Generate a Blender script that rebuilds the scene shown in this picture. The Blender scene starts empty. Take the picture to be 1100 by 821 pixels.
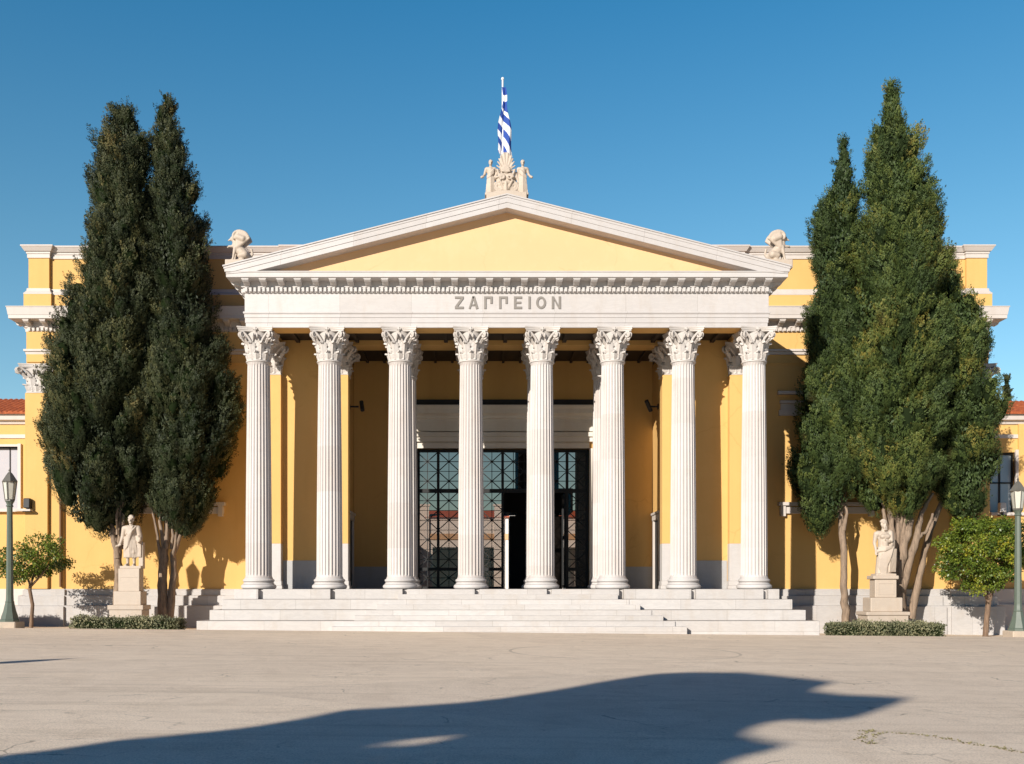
import bpy, bmesh, math, random
import numpy as np
from mathutils import Vector, Matrix

sc = bpy.context.scene
COL = sc.collection
R = math.radians
PI = math.pi
random.seed(7)

# ------------------------------------------------------------------ camera frame of the photograph
EYE = 1.45
CX = -0.867
FPX = 1050.0
def P(px, py, Y):
    """point on the picture (1100 px wide) at depth plane Y -> world"""
    t = Y + 35.0
    return (CX + (px - 518.0) * t / FPX, Y, EYE + (632.0 - py) * t / FPX)
def PX(px, Y): return CX + (px - 518.0) * (Y + 35.0) / FPX
def PZ(py, Y): return EYE + (632.0 - py) * (Y + 35.0) / FPX

AZ = R(33.0)          # the sun stands behind the camera, to its left
EL = R(20.6)
SUN_DIR = Vector((math.sin(AZ) * math.cos(EL), math.cos(AZ) * math.cos(EL), -math.sin(EL)))

# ------------------------------------------------------------------ materials
def new_mat(name):
    m = bpy.data.materials.new(name)
    m.use_nodes = True
    nt = m.node_tree
    for n in list(nt.nodes):
        nt.nodes.remove(n)
    out = nt.nodes.new('ShaderNodeOutputMaterial')
    b = nt.nodes.new('ShaderNodeBsdfPrincipled')
    nt.links.new(b.outputs[0], out.inputs[0])
    return m, nt, b, out

def N(nt, typ, **kw):
    n = nt.nodes.new(typ)
    for k, v in kw.items():
        setattr(n, k, v)
    return n

def coords(nt, scale=(1, 1, 1), gen='Object'):
    tc = N(nt, 'ShaderNodeTexCoord')
    mp = N(nt, 'ShaderNodeMapping')
    mp.inputs['Scale'].default_value = scale
    nt.links.new(tc.outputs[gen], mp.inputs[0])
    return mp.outputs[0]

def noise(nt, vec, scale, detail=6, rough=.6, dist=0.):
    n = N(nt, 'ShaderNodeTexNoise')
    n.inputs['Scale'].default_value = scale
    n.inputs['Detail'].default_value = detail
    n.inputs['Roughness'].default_value = rough
    n.inputs['Distortion'].default_value = dist
    nt.links.new(vec, n.inputs['Vector'])
    return n.outputs['Fac']

def ramp(nt, fac, stops, interp='LINEAR'):
    r = N(nt, 'ShaderNodeValToRGB')
    r.color_ramp.interpolation = interp
    els = r.color_ramp.elements
    while len(els) < len(stops):
        els.new(.5)
    for e, (p, c) in zip(els, stops):
        e.position = p
        e.color = (*c, 1) if len(c) == 3 else c
    nt.links.new(fac, r.inputs[0])
    return r.outputs[0]

def mixc(nt, a, b, fac, mode='MIX'):
    m = N(nt, 'ShaderNodeMix', data_type='RGBA', blend_type=mode)
    def put(sock, v):
        if hasattr(v, 'links') or hasattr(v, 'is_linked'):
            nt.links.new(v, sock)
        elif isinstance(v, (int, float)):
            sock.default_value = v
        else:
            sock.default_value = (*v, 1) if len(v) == 3 else v
    put(m.inputs[0], fac)
    put(m.inputs[6], a)
    put(m.inputs[7], b)
    return m.outputs[2]

def bump(nt, b, height, strength=.3, dist=.02):
    bp = N(nt, 'ShaderNodeBump')
    bp.inputs['Strength'].default_value = strength
    bp.inputs['Distance'].default_value = dist
    nt.links.new(height, bp.inputs['Height'])
    nt.links.new(bp.outputs[0], b.inputs['Normal'])

def grey(v): return (v, v, v)

def simple(name, col, rough=.6, vary=.15, scale=3., bstr=.1, metal=0.):
    m, nt, b, o = new_mat(name)
    v = coords(nt)
    n = noise(nt, v, scale)
    c = mixc(nt, tuple(x * (1 - vary) for x in col), tuple(min(1, x * (1 + vary)) for x in col), n)
    nt.links.new(c, b.inputs['Base Color'])
    b.inputs['Roughness'].default_value = rough
    b.inputs['Metallic'].default_value = metal
    if bstr:
        bump(nt, b, noise(nt, v, scale * 12, 4), bstr, .01)
    return m

def marble(name, base=(0.554, 0.504, 0.462), joints=None, drum=False, vein=.16, warm=.05):
    m, nt, b, o = new_mat(name)
    v = coords(nt)
    n1 = noise(nt, v, .9, 8, .62, .4)
    n2 = noise(nt, coords(nt, (.5, .5, 2.2)), 1.8, 9, .7, 1.6)
    c = mixc(nt, tuple(x * .90 for x in base), tuple(min(1, x * 1.08) for x in base), n1)
    veins = ramp(nt, n2, [(.44, grey(0)), (.5, grey(1)), (.56, grey(0))])
    c = mixc(nt, c, (base[0] * .72, base[1] * .72, base[2] * .74), mixc(nt, grey(0), veins, vein))
    stain = ramp(nt, noise(nt, coords(nt, (1, 1, .35)), 2.3, 7, .65), [(.5, grey(0)), (.78, grey(1))])
    c = mixc(nt, c, (base[0] * .80, base[1] * .70, base[2] * .58), mixc(nt, grey(0), stain, .32 + warm))
    hgt = noise(nt, v, 26, 5)
    if joints:
        bw, rh, zoff = joints
        tc = N(nt, 'ShaderNodeTexCoord')
        sx = N(nt, 'ShaderNodeSeparateXYZ')
        nt.links.new(tc.outputs['Object'], sx.inputs[0])
        ad = N(nt, 'ShaderNodeMath', operation='ADD')
        nt.links.new(sx.outputs[0], ad.inputs[0]); nt.links.new(sx.outputs[1], ad.inputs[1])
        az = N(nt, 'ShaderNodeMath', operation='ADD'); az.inputs[1].default_value = zoff
        nt.links.new(sx.outputs[2], az.inputs[0])
        cb = N(nt, 'ShaderNodeCombineXYZ')
        nt.links.new(ad.outputs[0], cb.inputs[0]); nt.links.new(az.outputs[0], cb.inputs[1])
        br = N(nt, 'ShaderNodeTexBrick')
        br.inputs['Scale'].default_value = 1
        br.inputs['Brick Width'].default_value = bw
        br.inputs['Row Height'].default_value = rh
        br.inputs['Mortar Size'].default_value = .006
        br.inputs['Mortar Smooth'].default_value = .3
        br.inputs['Color1'].default_value = (.85, .835, .82, 1)
        br.inputs['Color2'].default_value = (1, 1, 1, 1)
        br.inputs['Mortar'].default_value = (.45, .42, .38, 1)
        nt.links.new(cb.outputs[0], br.inputs['Vector'])
        c = mixc(nt, c, br.outputs['Color'], .75, 'MULTIPLY')
    if drum:
        tc = N(nt, 'ShaderNodeTexCoord')
        oi = N(nt, 'ShaderNodeObjectInfo')
        sx = N(nt, 'ShaderNodeSeparateXYZ')
        nt.links.new(tc.outputs['Object'], sx.inputs[0])
        k = N(nt, 'ShaderNodeMath', operation='MULTIPLY'); k.inputs[1].default_value = .62
        nt.links.new(sx.outputs[2], k.inputs[0])
        a2 = N(nt, 'ShaderNodeMath', operation='ADD')
        nt.links.new(k.outputs[0], a2.inputs[0]); nt.links.new(oi.outputs['Random'], a2.inputs[1])
        fl = N(nt, 'ShaderNodeMath', operation='FLOOR')
        nt.links.new(a2.outputs[0], fl.inputs[0])
        rr = N(nt, 'ShaderNodeMath', operation='MULTIPLY'); rr.inputs[1].default_value = 37.
        nt.links.new(oi.outputs['Random'], rr.inputs[0])
        a3 = N(nt, 'ShaderNodeMath', operation='ADD')
        nt.links.new(fl.outputs[0], a3.inputs[0]); nt.links.new(rr.outputs[0], a3.inputs[1])
        wn = N(nt, 'ShaderNodeTexWhiteNoise', noise_dimensions='1D')
        nt.links.new(a3.outputs[0], wn.inputs['W'])
        c = mixc(nt, c, ramp(nt, wn.outputs['Value'], [(0, (.90, .875, .86)), (1, (1.0, 1.0, 1.0))]), 1., 'MULTIPLY')
    nt.links.new(c, b.inputs['Base Color'])
    b.inputs['Roughness'].default_value = .62
    bump(nt, b, hgt, .18, .012)
    return m

M = {}
M['marble'] = marble('white_marble', base=(0.522, 0.500, 0.486))
M['marble_blocks'] = marble('marble_blocks', base=(0.537, 0.514, 0.504), joints=(2.53, 20., 3.), vein=.22)
M['marble_steps'] = marble('marble_step_blocks', base=(0.537, 0.514, 0.496), joints=(1.9, .355, .0), vein=.30, warm=.12)
M['marble_shaft'] = marble('marble_column_drums', base=(0.551, 0.519, 0.500), drum=True, vein=.10, warm=.10)
M['marble_carved'] = marble('carved_marble', base=(0.522, 0.486, 0.454), warm=.16)
M['marble_cream'] = marble('cream_statue_marble', base=(0.486, 0.408, 0.331), warm=.22)
M['plinth'] = marble('grey_marble_plinth', base=(0.486, 0.467, 0.454), joints=(1.55, 30., 5.), vein=.30, warm=.12)
M['dado'] = marble('dado_marble', base=(0.395, 0.395, 0.395), vein=.2)
M['trim'] = marble('painted_trim', base=(0.551, 0.504, 0.467), vein=.0, warm=.10)
M['doorcase'] = marble('pale_doorcase_marble', base=(.74, .69, .61), vein=.1)
M['cornice_shade'] = M['trim']

def stucco(name, col, streak=.32):
    m, nt, b, o = new_mat(name)
    v = coords(nt)
    c = mixc(nt, tuple(x * .93 for x in col), tuple(min(1, x * 1.05) for x in col), noise(nt, v, .55, 6))
    st = ramp(nt, noise(nt, coords(nt, (2.2, 2.2, .16)), 1.3, 6, .6), [(.48, grey(0)), (.8, grey(1))])
    c = mixc(nt, c, (col[0] * .84, col[1] * .78, col[2] * .7), mixc(nt, grey(0), st, streak))
    vc = N(nt, 'ShaderNodeTexVoronoi', feature='DISTANCE_TO_EDGE'); vc.inputs['Scale'].default_value = .55
    dn = N(nt, 'ShaderNodeTexNoise'); dn.inputs['Scale'].default_value = 1.8; dn.inputs['Detail'].default_value = 6
    nt.links.new(v, dn.inputs['Vector'])
    mv = N(nt, 'ShaderNodeMix', data_type='VECTOR'); mv.inputs[0].default_value = .35
    nt.links.new(v, mv.inputs[4]); nt.links.new(dn.outputs['Color'], mv.inputs[5]); nt.links.new(mv.outputs[1], vc.inputs['Vector'])
    hair = mixc(nt, grey(0), ramp(nt, vc.outputs['Distance'], [(0, grey(1)), (.012, grey(0))]), ramp(nt, noise(nt, v, .4, 3), [(.5, grey(0)), (.62, grey(1))]))
    c = mixc(nt, c, (col[0] * .7, col[1] * .62, col[2] * .5), mixc(nt, grey(0), hair, .35))
    patch = ramp(nt, noise(nt, v, 1.1, 7, .7), [(.54, grey(0)), (.60, grey(1))])
    c = mixc(nt, c, (min(1, col[0] * 1.05), min(1, col[1] * 1.08), col[2] * 1.2), mixc(nt, grey(0), patch, .18))
    nt.links.new(c, b.inputs['Base Color'])
    b.inputs['Roughness'].default_value = .85
    bump(nt, b, noise(nt, v, 60, 4), .12, .01)
    return m
M['yellow'] = stucco('ochre_stucco', (.65, .40, .135))
M['tympanum'] = stucco('pale_ochre_stucco', (.71, .445, .235), .12)
M['letter'] = simple('bronze_letter', (.21, .19, .17), .5, .1)
M['ceiling'] = simple('dark_timber_ceiling', (.035, .024, .016), .7)
M['band'] = simple('dark_grey_band', (.03, .03, .032), .7)
M['iron'] = simple('black_iron', (.007, .008, .009), .6, .1)
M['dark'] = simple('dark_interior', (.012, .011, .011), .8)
M['lampgreen'] = simple('grey_green_paint', (.095, .12, .095), .45, .2, 6)
M['lampcap'] = simple('weathered_lamp_metal', (.11, .105, .09), .5, .2, 6)
M['stone'] = simple('beige_stone', (.45, .37, .29), .85, .2, 5, .3)
M['alu'] = simple('white_alu', (.55, .55, .54), .4)
M['blackbox'] = simple('black_plastic', (.010, .012, .016), .6)
M['steel'] = simple('flag_pole_paint', (.75, .75, .75), .35, .05)
M['blue'] = simple('flag_blue_cloth', (.012, .055, .30), .8, .08)
M['flagwhite'] = simple('flag_white_cloth', (.78, .78, .80), .8, .05)
M['white_wall'] = simple('white_render', (.80, .77, .72), .8, .06)
M['tan'] = simple('tan_render', (.62, .40, .22), .8, .06)
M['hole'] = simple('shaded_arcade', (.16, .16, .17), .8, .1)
M['curtain'] = simple('grey_white_blind', (.40, .39, .42), .6, .05)
M['pipe'] = simple('brown_drain_pipe', (.16, .08, .03), .6)

def tile_mat():
    m, nt, b, o = new_mat('terracotta_tiles')
    v = coords(nt)
    c = ramp(nt, noise(nt, v, 5, 6, .7), [(.3, (.16, .035, .012)), (.55, (.36, .085, .022)), (.75, (.46, .16, .06))])
    nt.links.new(c, b.inputs['Base Color'])
    b.inputs['Roughness'].default_value = .85
    return m
M['tiles'] = tile_mat()
M['tiles_bright'] = simple('orange_red_tiles', (.72, .17, .06), .8, .15, 4)

def glass_mat(name, tint, refl=.08):
    m, nt, b, out = new_mat(name)
    nt.nodes.remove(b)
    tr = N(nt, 'ShaderNodeBsdfTransparent'); tr.inputs[0].default_value = (*tint, 1)
    gl = N(nt, 'ShaderNodeBsdfGlossy'); gl.inputs['Roughness'].default_value = .02
    fr = N(nt, 'ShaderNodeFresnel'); fr.inputs['IOR'].default_value = 1.45
    mx = N(nt, 'ShaderNodeMixShader')
    nt.links.new(fr.outputs[0], mx.inputs[0])
    nt.links.new(tr.outputs[0], mx.inputs[1]); nt.links.new(gl.outputs[0], mx.inputs[2])
    nt.links.new(mx.outputs[0], out.inputs[0])
    return m
M['glass'] = glass_mat('tinted_door_glass', (.54, .49, .46))
def window_glass(name, col):
    m, nt, b, out = new_mat(name)
    v = coords(nt)
    c = mixc(nt, col, tuple(x * .6 for x in col), noise(nt, v, .6, 2))
    nt.links.new(c, b.inputs['Base Color'])
    b.inputs['Roughness'].default_value = .06
    b.inputs['Specular IOR Level'].default_value = .9
    return m
M['winglass'] = window_glass('painted_sky_glass', (.42, .53, .63))  # sky's reflection painted into the pane as its blue base colour
def lampglass():
    m, nt, b, out = new_mat('frosted_lamp_glass')
    b.inputs['Base Color'].default_value = (.62, .60, .52, 1)
    b.inputs['Roughness'].default_value = .35
    b.inputs['Transmission Weight'].default_value = .25
    return m
M['lampglass'] = lampglass()

def bark(name, col):
    m, nt, b, o = new_mat(name)
    v = coords(nt, (1, 1, .18))
    n = noise(nt, v, 14, 7, .7, .5)
    c = ramp(nt, n, [(.3, tuple(x * .45 for x in col)), (.55, col), (.8, tuple(min(1, x * 1.4) for x in col))])
    nt.links.new(c, b.inputs['Base Color'])
    b.inputs['Roughness'].default_value = .9
    bump(nt, b, n, .7, .03)
    return m
M['bark'] = bark('cypress_bark', (.26, .19, .135))
M['bark_dark'] = bark('orange_tree_bark', (.20, .13, .085))

def leafmat(name, stops, rough=.6, trans=.0, spec=.25):
    """foliage: its own colour varies clump by clump, plus cypress gap shade, through the 'tone' attribute"""
    m, nt, b, o = new_mat(name)
    at = N(nt, 'ShaderNodeAttribute', attribute_name='tone')
    c = ramp(nt, at.outputs['Fac'], stops)
    c = mixc(nt, c, (.09, .06, .02), mixc(nt, grey(0), ramp(nt, noise(nt, coords(nt), .8, 5), [(.62, grey(0)), (.75, grey(1))]), .35))
    nt.links.new(c, b.inputs['Base Color'])
    b.inputs['Roughness'].default_value = rough
    b.inputs['Specular IOR Level'].default_value = spec
    if trans:
        tl = N(nt, 'ShaderNodeBsdfTranslucent')
        nt.links.new(c, tl.inputs[0])
        mx = N(nt, 'ShaderNodeMixShader'); mx.inputs[0].default_value = trans
        nt.links.new(b.outputs[0], mx.inputs[1]); nt.links.new(tl.outputs[0], mx.inputs[2])
        nt.links.new(mx.outputs[0], o.inputs[0])
    return m
M['cyp_dark'] = leafmat('dark_cypress_foliage', [(0, (.018, .027, .013)), (.5, (.048, .059, .025)), (.85, (.105, .102, .036)), (1, (.17, .13, .045))])
M['cyp_green'] = leafmat('green_cypress_foliage', [(0, (.022, .040, .014)), (.5, (.062, .094, .025)), (.85, (.125, .150, .034)), (1, (.20, .17, .035))])
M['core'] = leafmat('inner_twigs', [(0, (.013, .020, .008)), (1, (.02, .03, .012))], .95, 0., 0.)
M['orange_leaf'] = leafmat('orange_tree_leaf', [(0, (.04, .075, .014)), (.5, (.11, .165, .02)), (.85, (.24, .27, .03)), (1, (.38, .32, .03))], .42, .18, .5)
M['hedge_leaf'] = leafmat('hedge_leaf', [(0, (.06, .07, .04)), (.5, (.16, .165, .09)), (1, (.32, .29, .17))], .6)

def ground_mat():
    m, nt, b, o = new_mat('worn_asphalt')
    v = coords(nt)
    base = mixc(nt, (.72, .595, .46), (.84, .71, .56), noise(nt, v, .16, 7, .65, .6))
    grain = noise(nt, v, 55, 3, .8)
    base = mixc(nt, base, ramp(nt, grain, [(.30, grey(.45)), (.5, grey(1.0)), (.70, grey(1.25))]), .75, 'MULTIPLY')
    blot = ramp(nt, noise(nt, v, 1.1, 8, .75, .8), [(.38, (.80, .78, .76)), (.54, (1, 1, 1))])
    base = mixc(nt, base, blot, .55, 'MULTIPLY')
    # long tyre scuffs
    st = ramp(nt, noise(nt, coords(nt, (.05, 1.6, 1)), 1.7, 5, .6), [(.52, (1, 1, 1)), (.70, (.80, .79, .77))])
    base = mixc(nt, base, st, .7, 'MULTIPLY')
    # old repairs: broad patches of a slightly different mix
    vp = N(nt, 'ShaderNodeTexVoronoi'); vp.inputs['Scale'].default_value = .13; vp.inputs['Randomness'].default_value = 1.
    nt.links.new(coords(nt, (1, 1.6, 1)), vp.inputs['Vector'])
    base = mixc(nt, base, ramp(nt, vp.outputs['Color'], [(.2, (.93, .92, .91)), (.8, (1.03, 1.02, 1.0))]), .8, 'MULTIPLY')
    spot = ramp(nt, noise(nt, v, 3.2, 4, .55), [(.70, (1, 1, 1)), (.78, (.72, .70, .67))])
    base = mixc(nt, base, spot, .8, 'MULTIPLY')
    # a faint ring scored on the paving
    tcg = N(nt, 'ShaderNodeTexCoord'); vd = N(nt, 'ShaderNodeVectorMath', operation='DISTANCE'); vd.inputs[1].default_value = (2.4, -12.4, -.02)
    nt.links.new(tcg.outputs['Object'], vd.inputs[0])
    rm = N(nt, 'ShaderNodeMath', operation='COMPARE'); rm.inputs[1].default_value = 2.62; rm.inputs[2].default_value = .035
    nt.links.new(vd.outputs['Value'], rm.inputs[0])
    base = mixc(nt, base, (.30, .25, .19), mixc(nt, grey(0), rm.outputs[0], mixc(nt, grey(0), noise(nt, v, .9, 5), .9)))
    # cracks
    dn = N(nt, 'ShaderNodeTexNoise'); dn.inputs['Scale'].default_value = 1.3; dn.inputs['Detail'].default_value = 5
    nt.links.new(v, dn.inputs['Vector'])
    mv = N(nt, 'ShaderNodeMix', data_type='VECTOR'); mv.inputs[0].default_value = .42
    nt.links.new(v, mv.inputs[4]); nt.links.new(dn.outputs['Color'], mv.inputs[5])
    vo = N(nt, 'ShaderNodeTexVoronoi', feature='DISTANCE_TO_EDGE'); vo.inputs['Scale'].default_value = 1.5
    nt.links.new(mv.outputs[1], vo.inputs['Vector'])
    line = ramp(nt, vo.outputs['Distance'], [(.0, grey(1)), (.008, grey(.8)), (.016, grey(0))])
    mask = ramp(nt, noise(nt, v, .55, 6, .7), [(.53, grey(0)), (.62, grey(1))])
    crack = mixc(nt, grey(0), line, mask)
    base = mixc(nt, base, (.13, .115, .09), mixc(nt, grey(0), crack, .6))
    nt.links.new(base, b.inputs['Base Color'])
    b.inputs['Roughness'].default_value = .92
    b.inputs['Specular IOR Level'].default_value = .2
    bump(nt, b, grain, .35, .012)
    return m
M['ground'] = ground_mat()
M['weed'] = simple('dry_weeds', (.27, .24, .12), .9, .4, 20)

# ------------------------------------------------------------------ mesh helpers
class MB:
    def __init__(s): s.v = []; s.f = []; s.mi = []
    def add(s, verts, faces, mi=0):
        o = len(s.v)
        s.v += [tuple(map(float, p)) for p in verts]
        s.f += [tuple(i + o for i in f) for f in faces]
        s.mi += [mi] * len(faces)
        return s
    def box(s, x0, x1, y0, y1, z0, z1, mi=0):
        v = [(x0, y0, z0), (x1, y0, z0), (x1, y1, z0), (x0, y1, z0), (x0, y0, z1), (x1, y0, z1), (x1, y1, z1), (x0, y1, z1)]
        f = [(0, 3, 2, 1), (4, 5, 6, 7), (0, 1, 5, 4), (1, 2, 6, 5), (2, 3, 7, 6), (3, 0, 4, 7)]
        return s.add(v, f, mi)
    def prism(s, poly, axis, a, b, mi=0):
        """poly of 2D points; axis 'y': (x,z) extruded over y; 'x': (y,z) over x; 'z': (x,y) over z"""
        n = len(poly)
        def pt(p, t):
            return {'y': (p[0], t, p[1]), 'x': (t, p[0], p[1]), 'z': (p[0], p[1], t)}[axis]
        v = [pt(p, a) for p in poly] + [pt(p, b) for p in poly]
        f = [tuple(range(n))[::-1], tuple(range(n, 2 * n))]
        f += [(i, (i + 1) % n, n + (i + 1) % n, n + i) for i in range(n)]
        return s.add(v, f, mi)
    def lathe(s, prof, n=32, c=(0, 0, 0), mi=0, cap=True):
        v = []; f = []
        for (r, z) in prof:
            for i in range(n):
                a = 2 * PI * i / n
                v.append((c[0] + r * math.cos(a), c[1] + r * math.sin(a), c[2] + z))
        for j in range(len(prof) - 1):
            for i in range(n):
                f.append((j * n + i, j * n + (i + 1) % n, (j + 1) * n + (i + 1) % n, (j + 1) * n + i))
        if cap:
            f.append(tuple(range(n))[::-1]); f.append(tuple((len(prof) - 1) * n + i for i in range(n)))
        return s.add(v, f, mi)
    def tube(s, pts, radii, n=8, mi=0):
        pts = [Vector(p) for p in pts]
        v = []; f = []
        up = Vector((.013, .99, .07))
        for k, p in enumerate(pts):
            d = (pts[min(k + 1, len(pts) - 1)] - pts[max(k - 1, 0)])
            if d.length < 1e-6: d = Vector((0, 0, 1))
            d.normalize()
            a = d.cross(up)
            if a.length < .05: a = d.cross(Vector((1, 0, 0)))
            a.normalize(); bb = d.cross(a)
            r = radii[k] if hasattr(radii, '__len__') else radii
            for i in range(n):
                t = 2 * PI * i / n
                q = p + a * (r * math.cos(t)) + bb * (r * math.sin(t))
                v.append(tuple(q))
        for k in range(len(pts) - 1):
            for i in range(n):
                f.append((k * n + i, k * n + (i + 1) % n, (k + 1) * n + (i + 1) % n, (k + 1) * n + i))
        f.append(tuple(range(n))[::-1]); f.append(tuple((len(pts) - 1) * n + i for i in range(n)))
        return s.add(v, f, mi)
    def grid(s, rows, mi=0):
        """rows of points -> sheet"""
        m = len(rows[0]); v = [p for r in rows for p in r]
        f = [(j * m + i, j * m + i + 1, (j + 1) * m + i + 1, (j + 1) * m + i) for j in range(len(rows) - 1) for i in range(m - 1)]
        return s.add(v, f, mi)
    def mould(s, path, prof, mi=0):
        """closed profile (offset outwards, z) swept along an open plan path with mitred corners; outside is on the right of travel"""
        n = len(path); P2 = [Vector(p) for p in path]
        rings = []
        for k in range(n):
            d0 = (P2[k] - P2[k - 1]).normalized() if k > 0 else None
            d1 = (P2[k + 1] - P2[k]).normalized() if k < n - 1 else None
            n0 = Vector((d0.y, -d0.x)) if d0 else None
            n1 = Vector((d1.y, -d1.x)) if d1 else None
            if n0 is None: mt = n1
            elif n1 is None: mt = n0
            else: mt = (n0 + n1) / (1 + n0.dot(n1))
            rings.append([(P2[k].x + mt.x * o, P2[k].y + mt.y * o, z) for (o, z) in prof])
        m = len(prof)
        v = [p for r in rings for p in r]
        f = [(k * m + i, k * m + (i + 1) % m, (k + 1) * m + (i + 1) % m, (k + 1) * m + i) for k in range(n - 1) for i in range(m)]
        f.append(tuple(range(m))[::-1]); f.append(tuple((n - 1) * m + i for i in range(m)))
        return s.add(v, f, mi)
    def build(s, name, mats, parent=None, smooth=False, bevel=0., loc=None):
        me = bpy.data.meshes.new(name)
        me.from_pydata(s.v, [], s.f)
        if not isinstance(mats, (list, tuple)): mats = [mats]
        for m in mats: me.materials.append(m)
        if len(mats) > 1: me.polygons.foreach_set('material_index', s.mi)
        bm = bmesh.new(); bm.from_mesh(me)
        bmesh.ops.recalc_face_normals(bm, faces=bm.faces)
        bm.to_mesh(me); bm.free()
        o = bpy.data.objects.new(name, me)
        COL.objects.link(o)
        if smooth:
            me.polygons.foreach_set('use_smooth', [True] * len(me.polygons))
            try: me.set_sharp_from_angle(angle=R(smooth if smooth > 1 else 40))
            except Exception: pass
        if bevel:
            md = o.modifiers.new('bevel', 'BEVEL'); md.width = bevel; md.segments = 1; md.limit_method = 'ANGLE'; md.angle_limit = R(50)
        if parent: o.parent = parent
        if loc: o.location = loc
        return o

def tag(o, label=None, cat=None, group=None, kind=None):
    if label: o['label'] = label
    if cat: o['category'] = cat
    if group: o['group'] = group
    if kind: o['kind'] = kind
    return o
def thing(name, label, cat, loc=(0, 0, 0), group=None, rz=0.):
    o = bpy.data.objects.new(name, None); COL.objects.link(o)
    o.empty_display_size = .3
    o.location = loc; o.rotation_euler = (0, 0, rz)
    return tag(o, label, cat, group)
def copy_tree(o, parent=None):
    c = o.copy(); COL.objects.link(c); c.parent = parent
    for ch in list(o.children): copy_tree(ch, c)
    return c

def ss(a, b, x):
    t = min(1, max(0, (x - a) / (b - a))); return t * t * (3 - 2 * t)
def gz(x, y):
    xx = max(-30, min(30, x))
    return -0.009 * xx - .20 * ss(-3.3, .4, y) - .08 * ss(.4, 5, y)

# ------------------------------------------------------------------ ground
def axis(lo, hi, fine0, fine1, step, grow):
    a = list(np.arange(fine0, fine1 + 1e-6, step)); s = step
    while a[-1] < hi: s *= grow; a.append(min(hi, a[-1] + s))
    s = step
    while a[0] > lo: s *= grow; a.insert(0, max(lo, a[0] - s))
    return a
xs = axis(-600, 600, -30, 30, 2., 1.5); ys = axis(-300, 700, -20, 8, .6, 1.5)
mb = MB(); mb.grid([[(x, y, gz(x, y)) for x in xs] for y in ys])
g = mb.build('ground', M['ground'], smooth=60); tag(g, 'wide worn beige asphalt plaza in front of the steps', kind='structure')

# weeds and cracks that have grown into the plaza at the right of the tree shadow
def weed_strip():
    mb = MB(); rnd = random.Random(3)
    path = [(925, 783), (938, 782), (928, 787), (922, 793), (938, 797), (934, 789), (950, 784), (985, 786), (1010, 789), (1030, 793), (1052, 797), (1078, 800), (1100, 805)]
    for (a, b_) in zip(path[:-1], path[1:]):
        for k in range(15):
            t = rnd.random(); px = a[0] + (b_[0] - a[0]) * t; py = a[1] + (b_[1] - a[1]) * t + rnd.gauss(0, .35)
            dist = 1.45 * FPX / (py - 632)
            x, y = CX + (px - 518) * dist / FPX, dist - 35
            x += rnd.gauss(0, .03); z = gz(x, y)
            for q in range(3):
                an = rnd.uniform(0, 6.28); l = rnd.uniform(.01, .035); h = rnd.uniform(.004, .02)
                dx, dy = math.cos(an) * l, math.sin(an) * l
                mb.add([(x - dy * .4, y + dx * .4, z + .002), (x + dy * .4, y - dx * .4, z + .002), (x + dx, y + dy, z + h)], [(0, 1, 2)])
    o = mb.build('weeds', M['weed']); tag(o, 'thin dry weeds growing in a crack of the plaza', kind='stuff')
weed_strip()

# ================================================================== THE HALL
hall = thing('neoclassical_hall', 'yellow neoclassical hall with eight Corinthian columns and a low pediment', 'building')
FZ = 1.42            # top of the stylobate
SOF = 10.68          # soffit of the architrave
CS = 2.5333          # column spacing
WY = 5.5             # plane of the wings' wall

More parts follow.
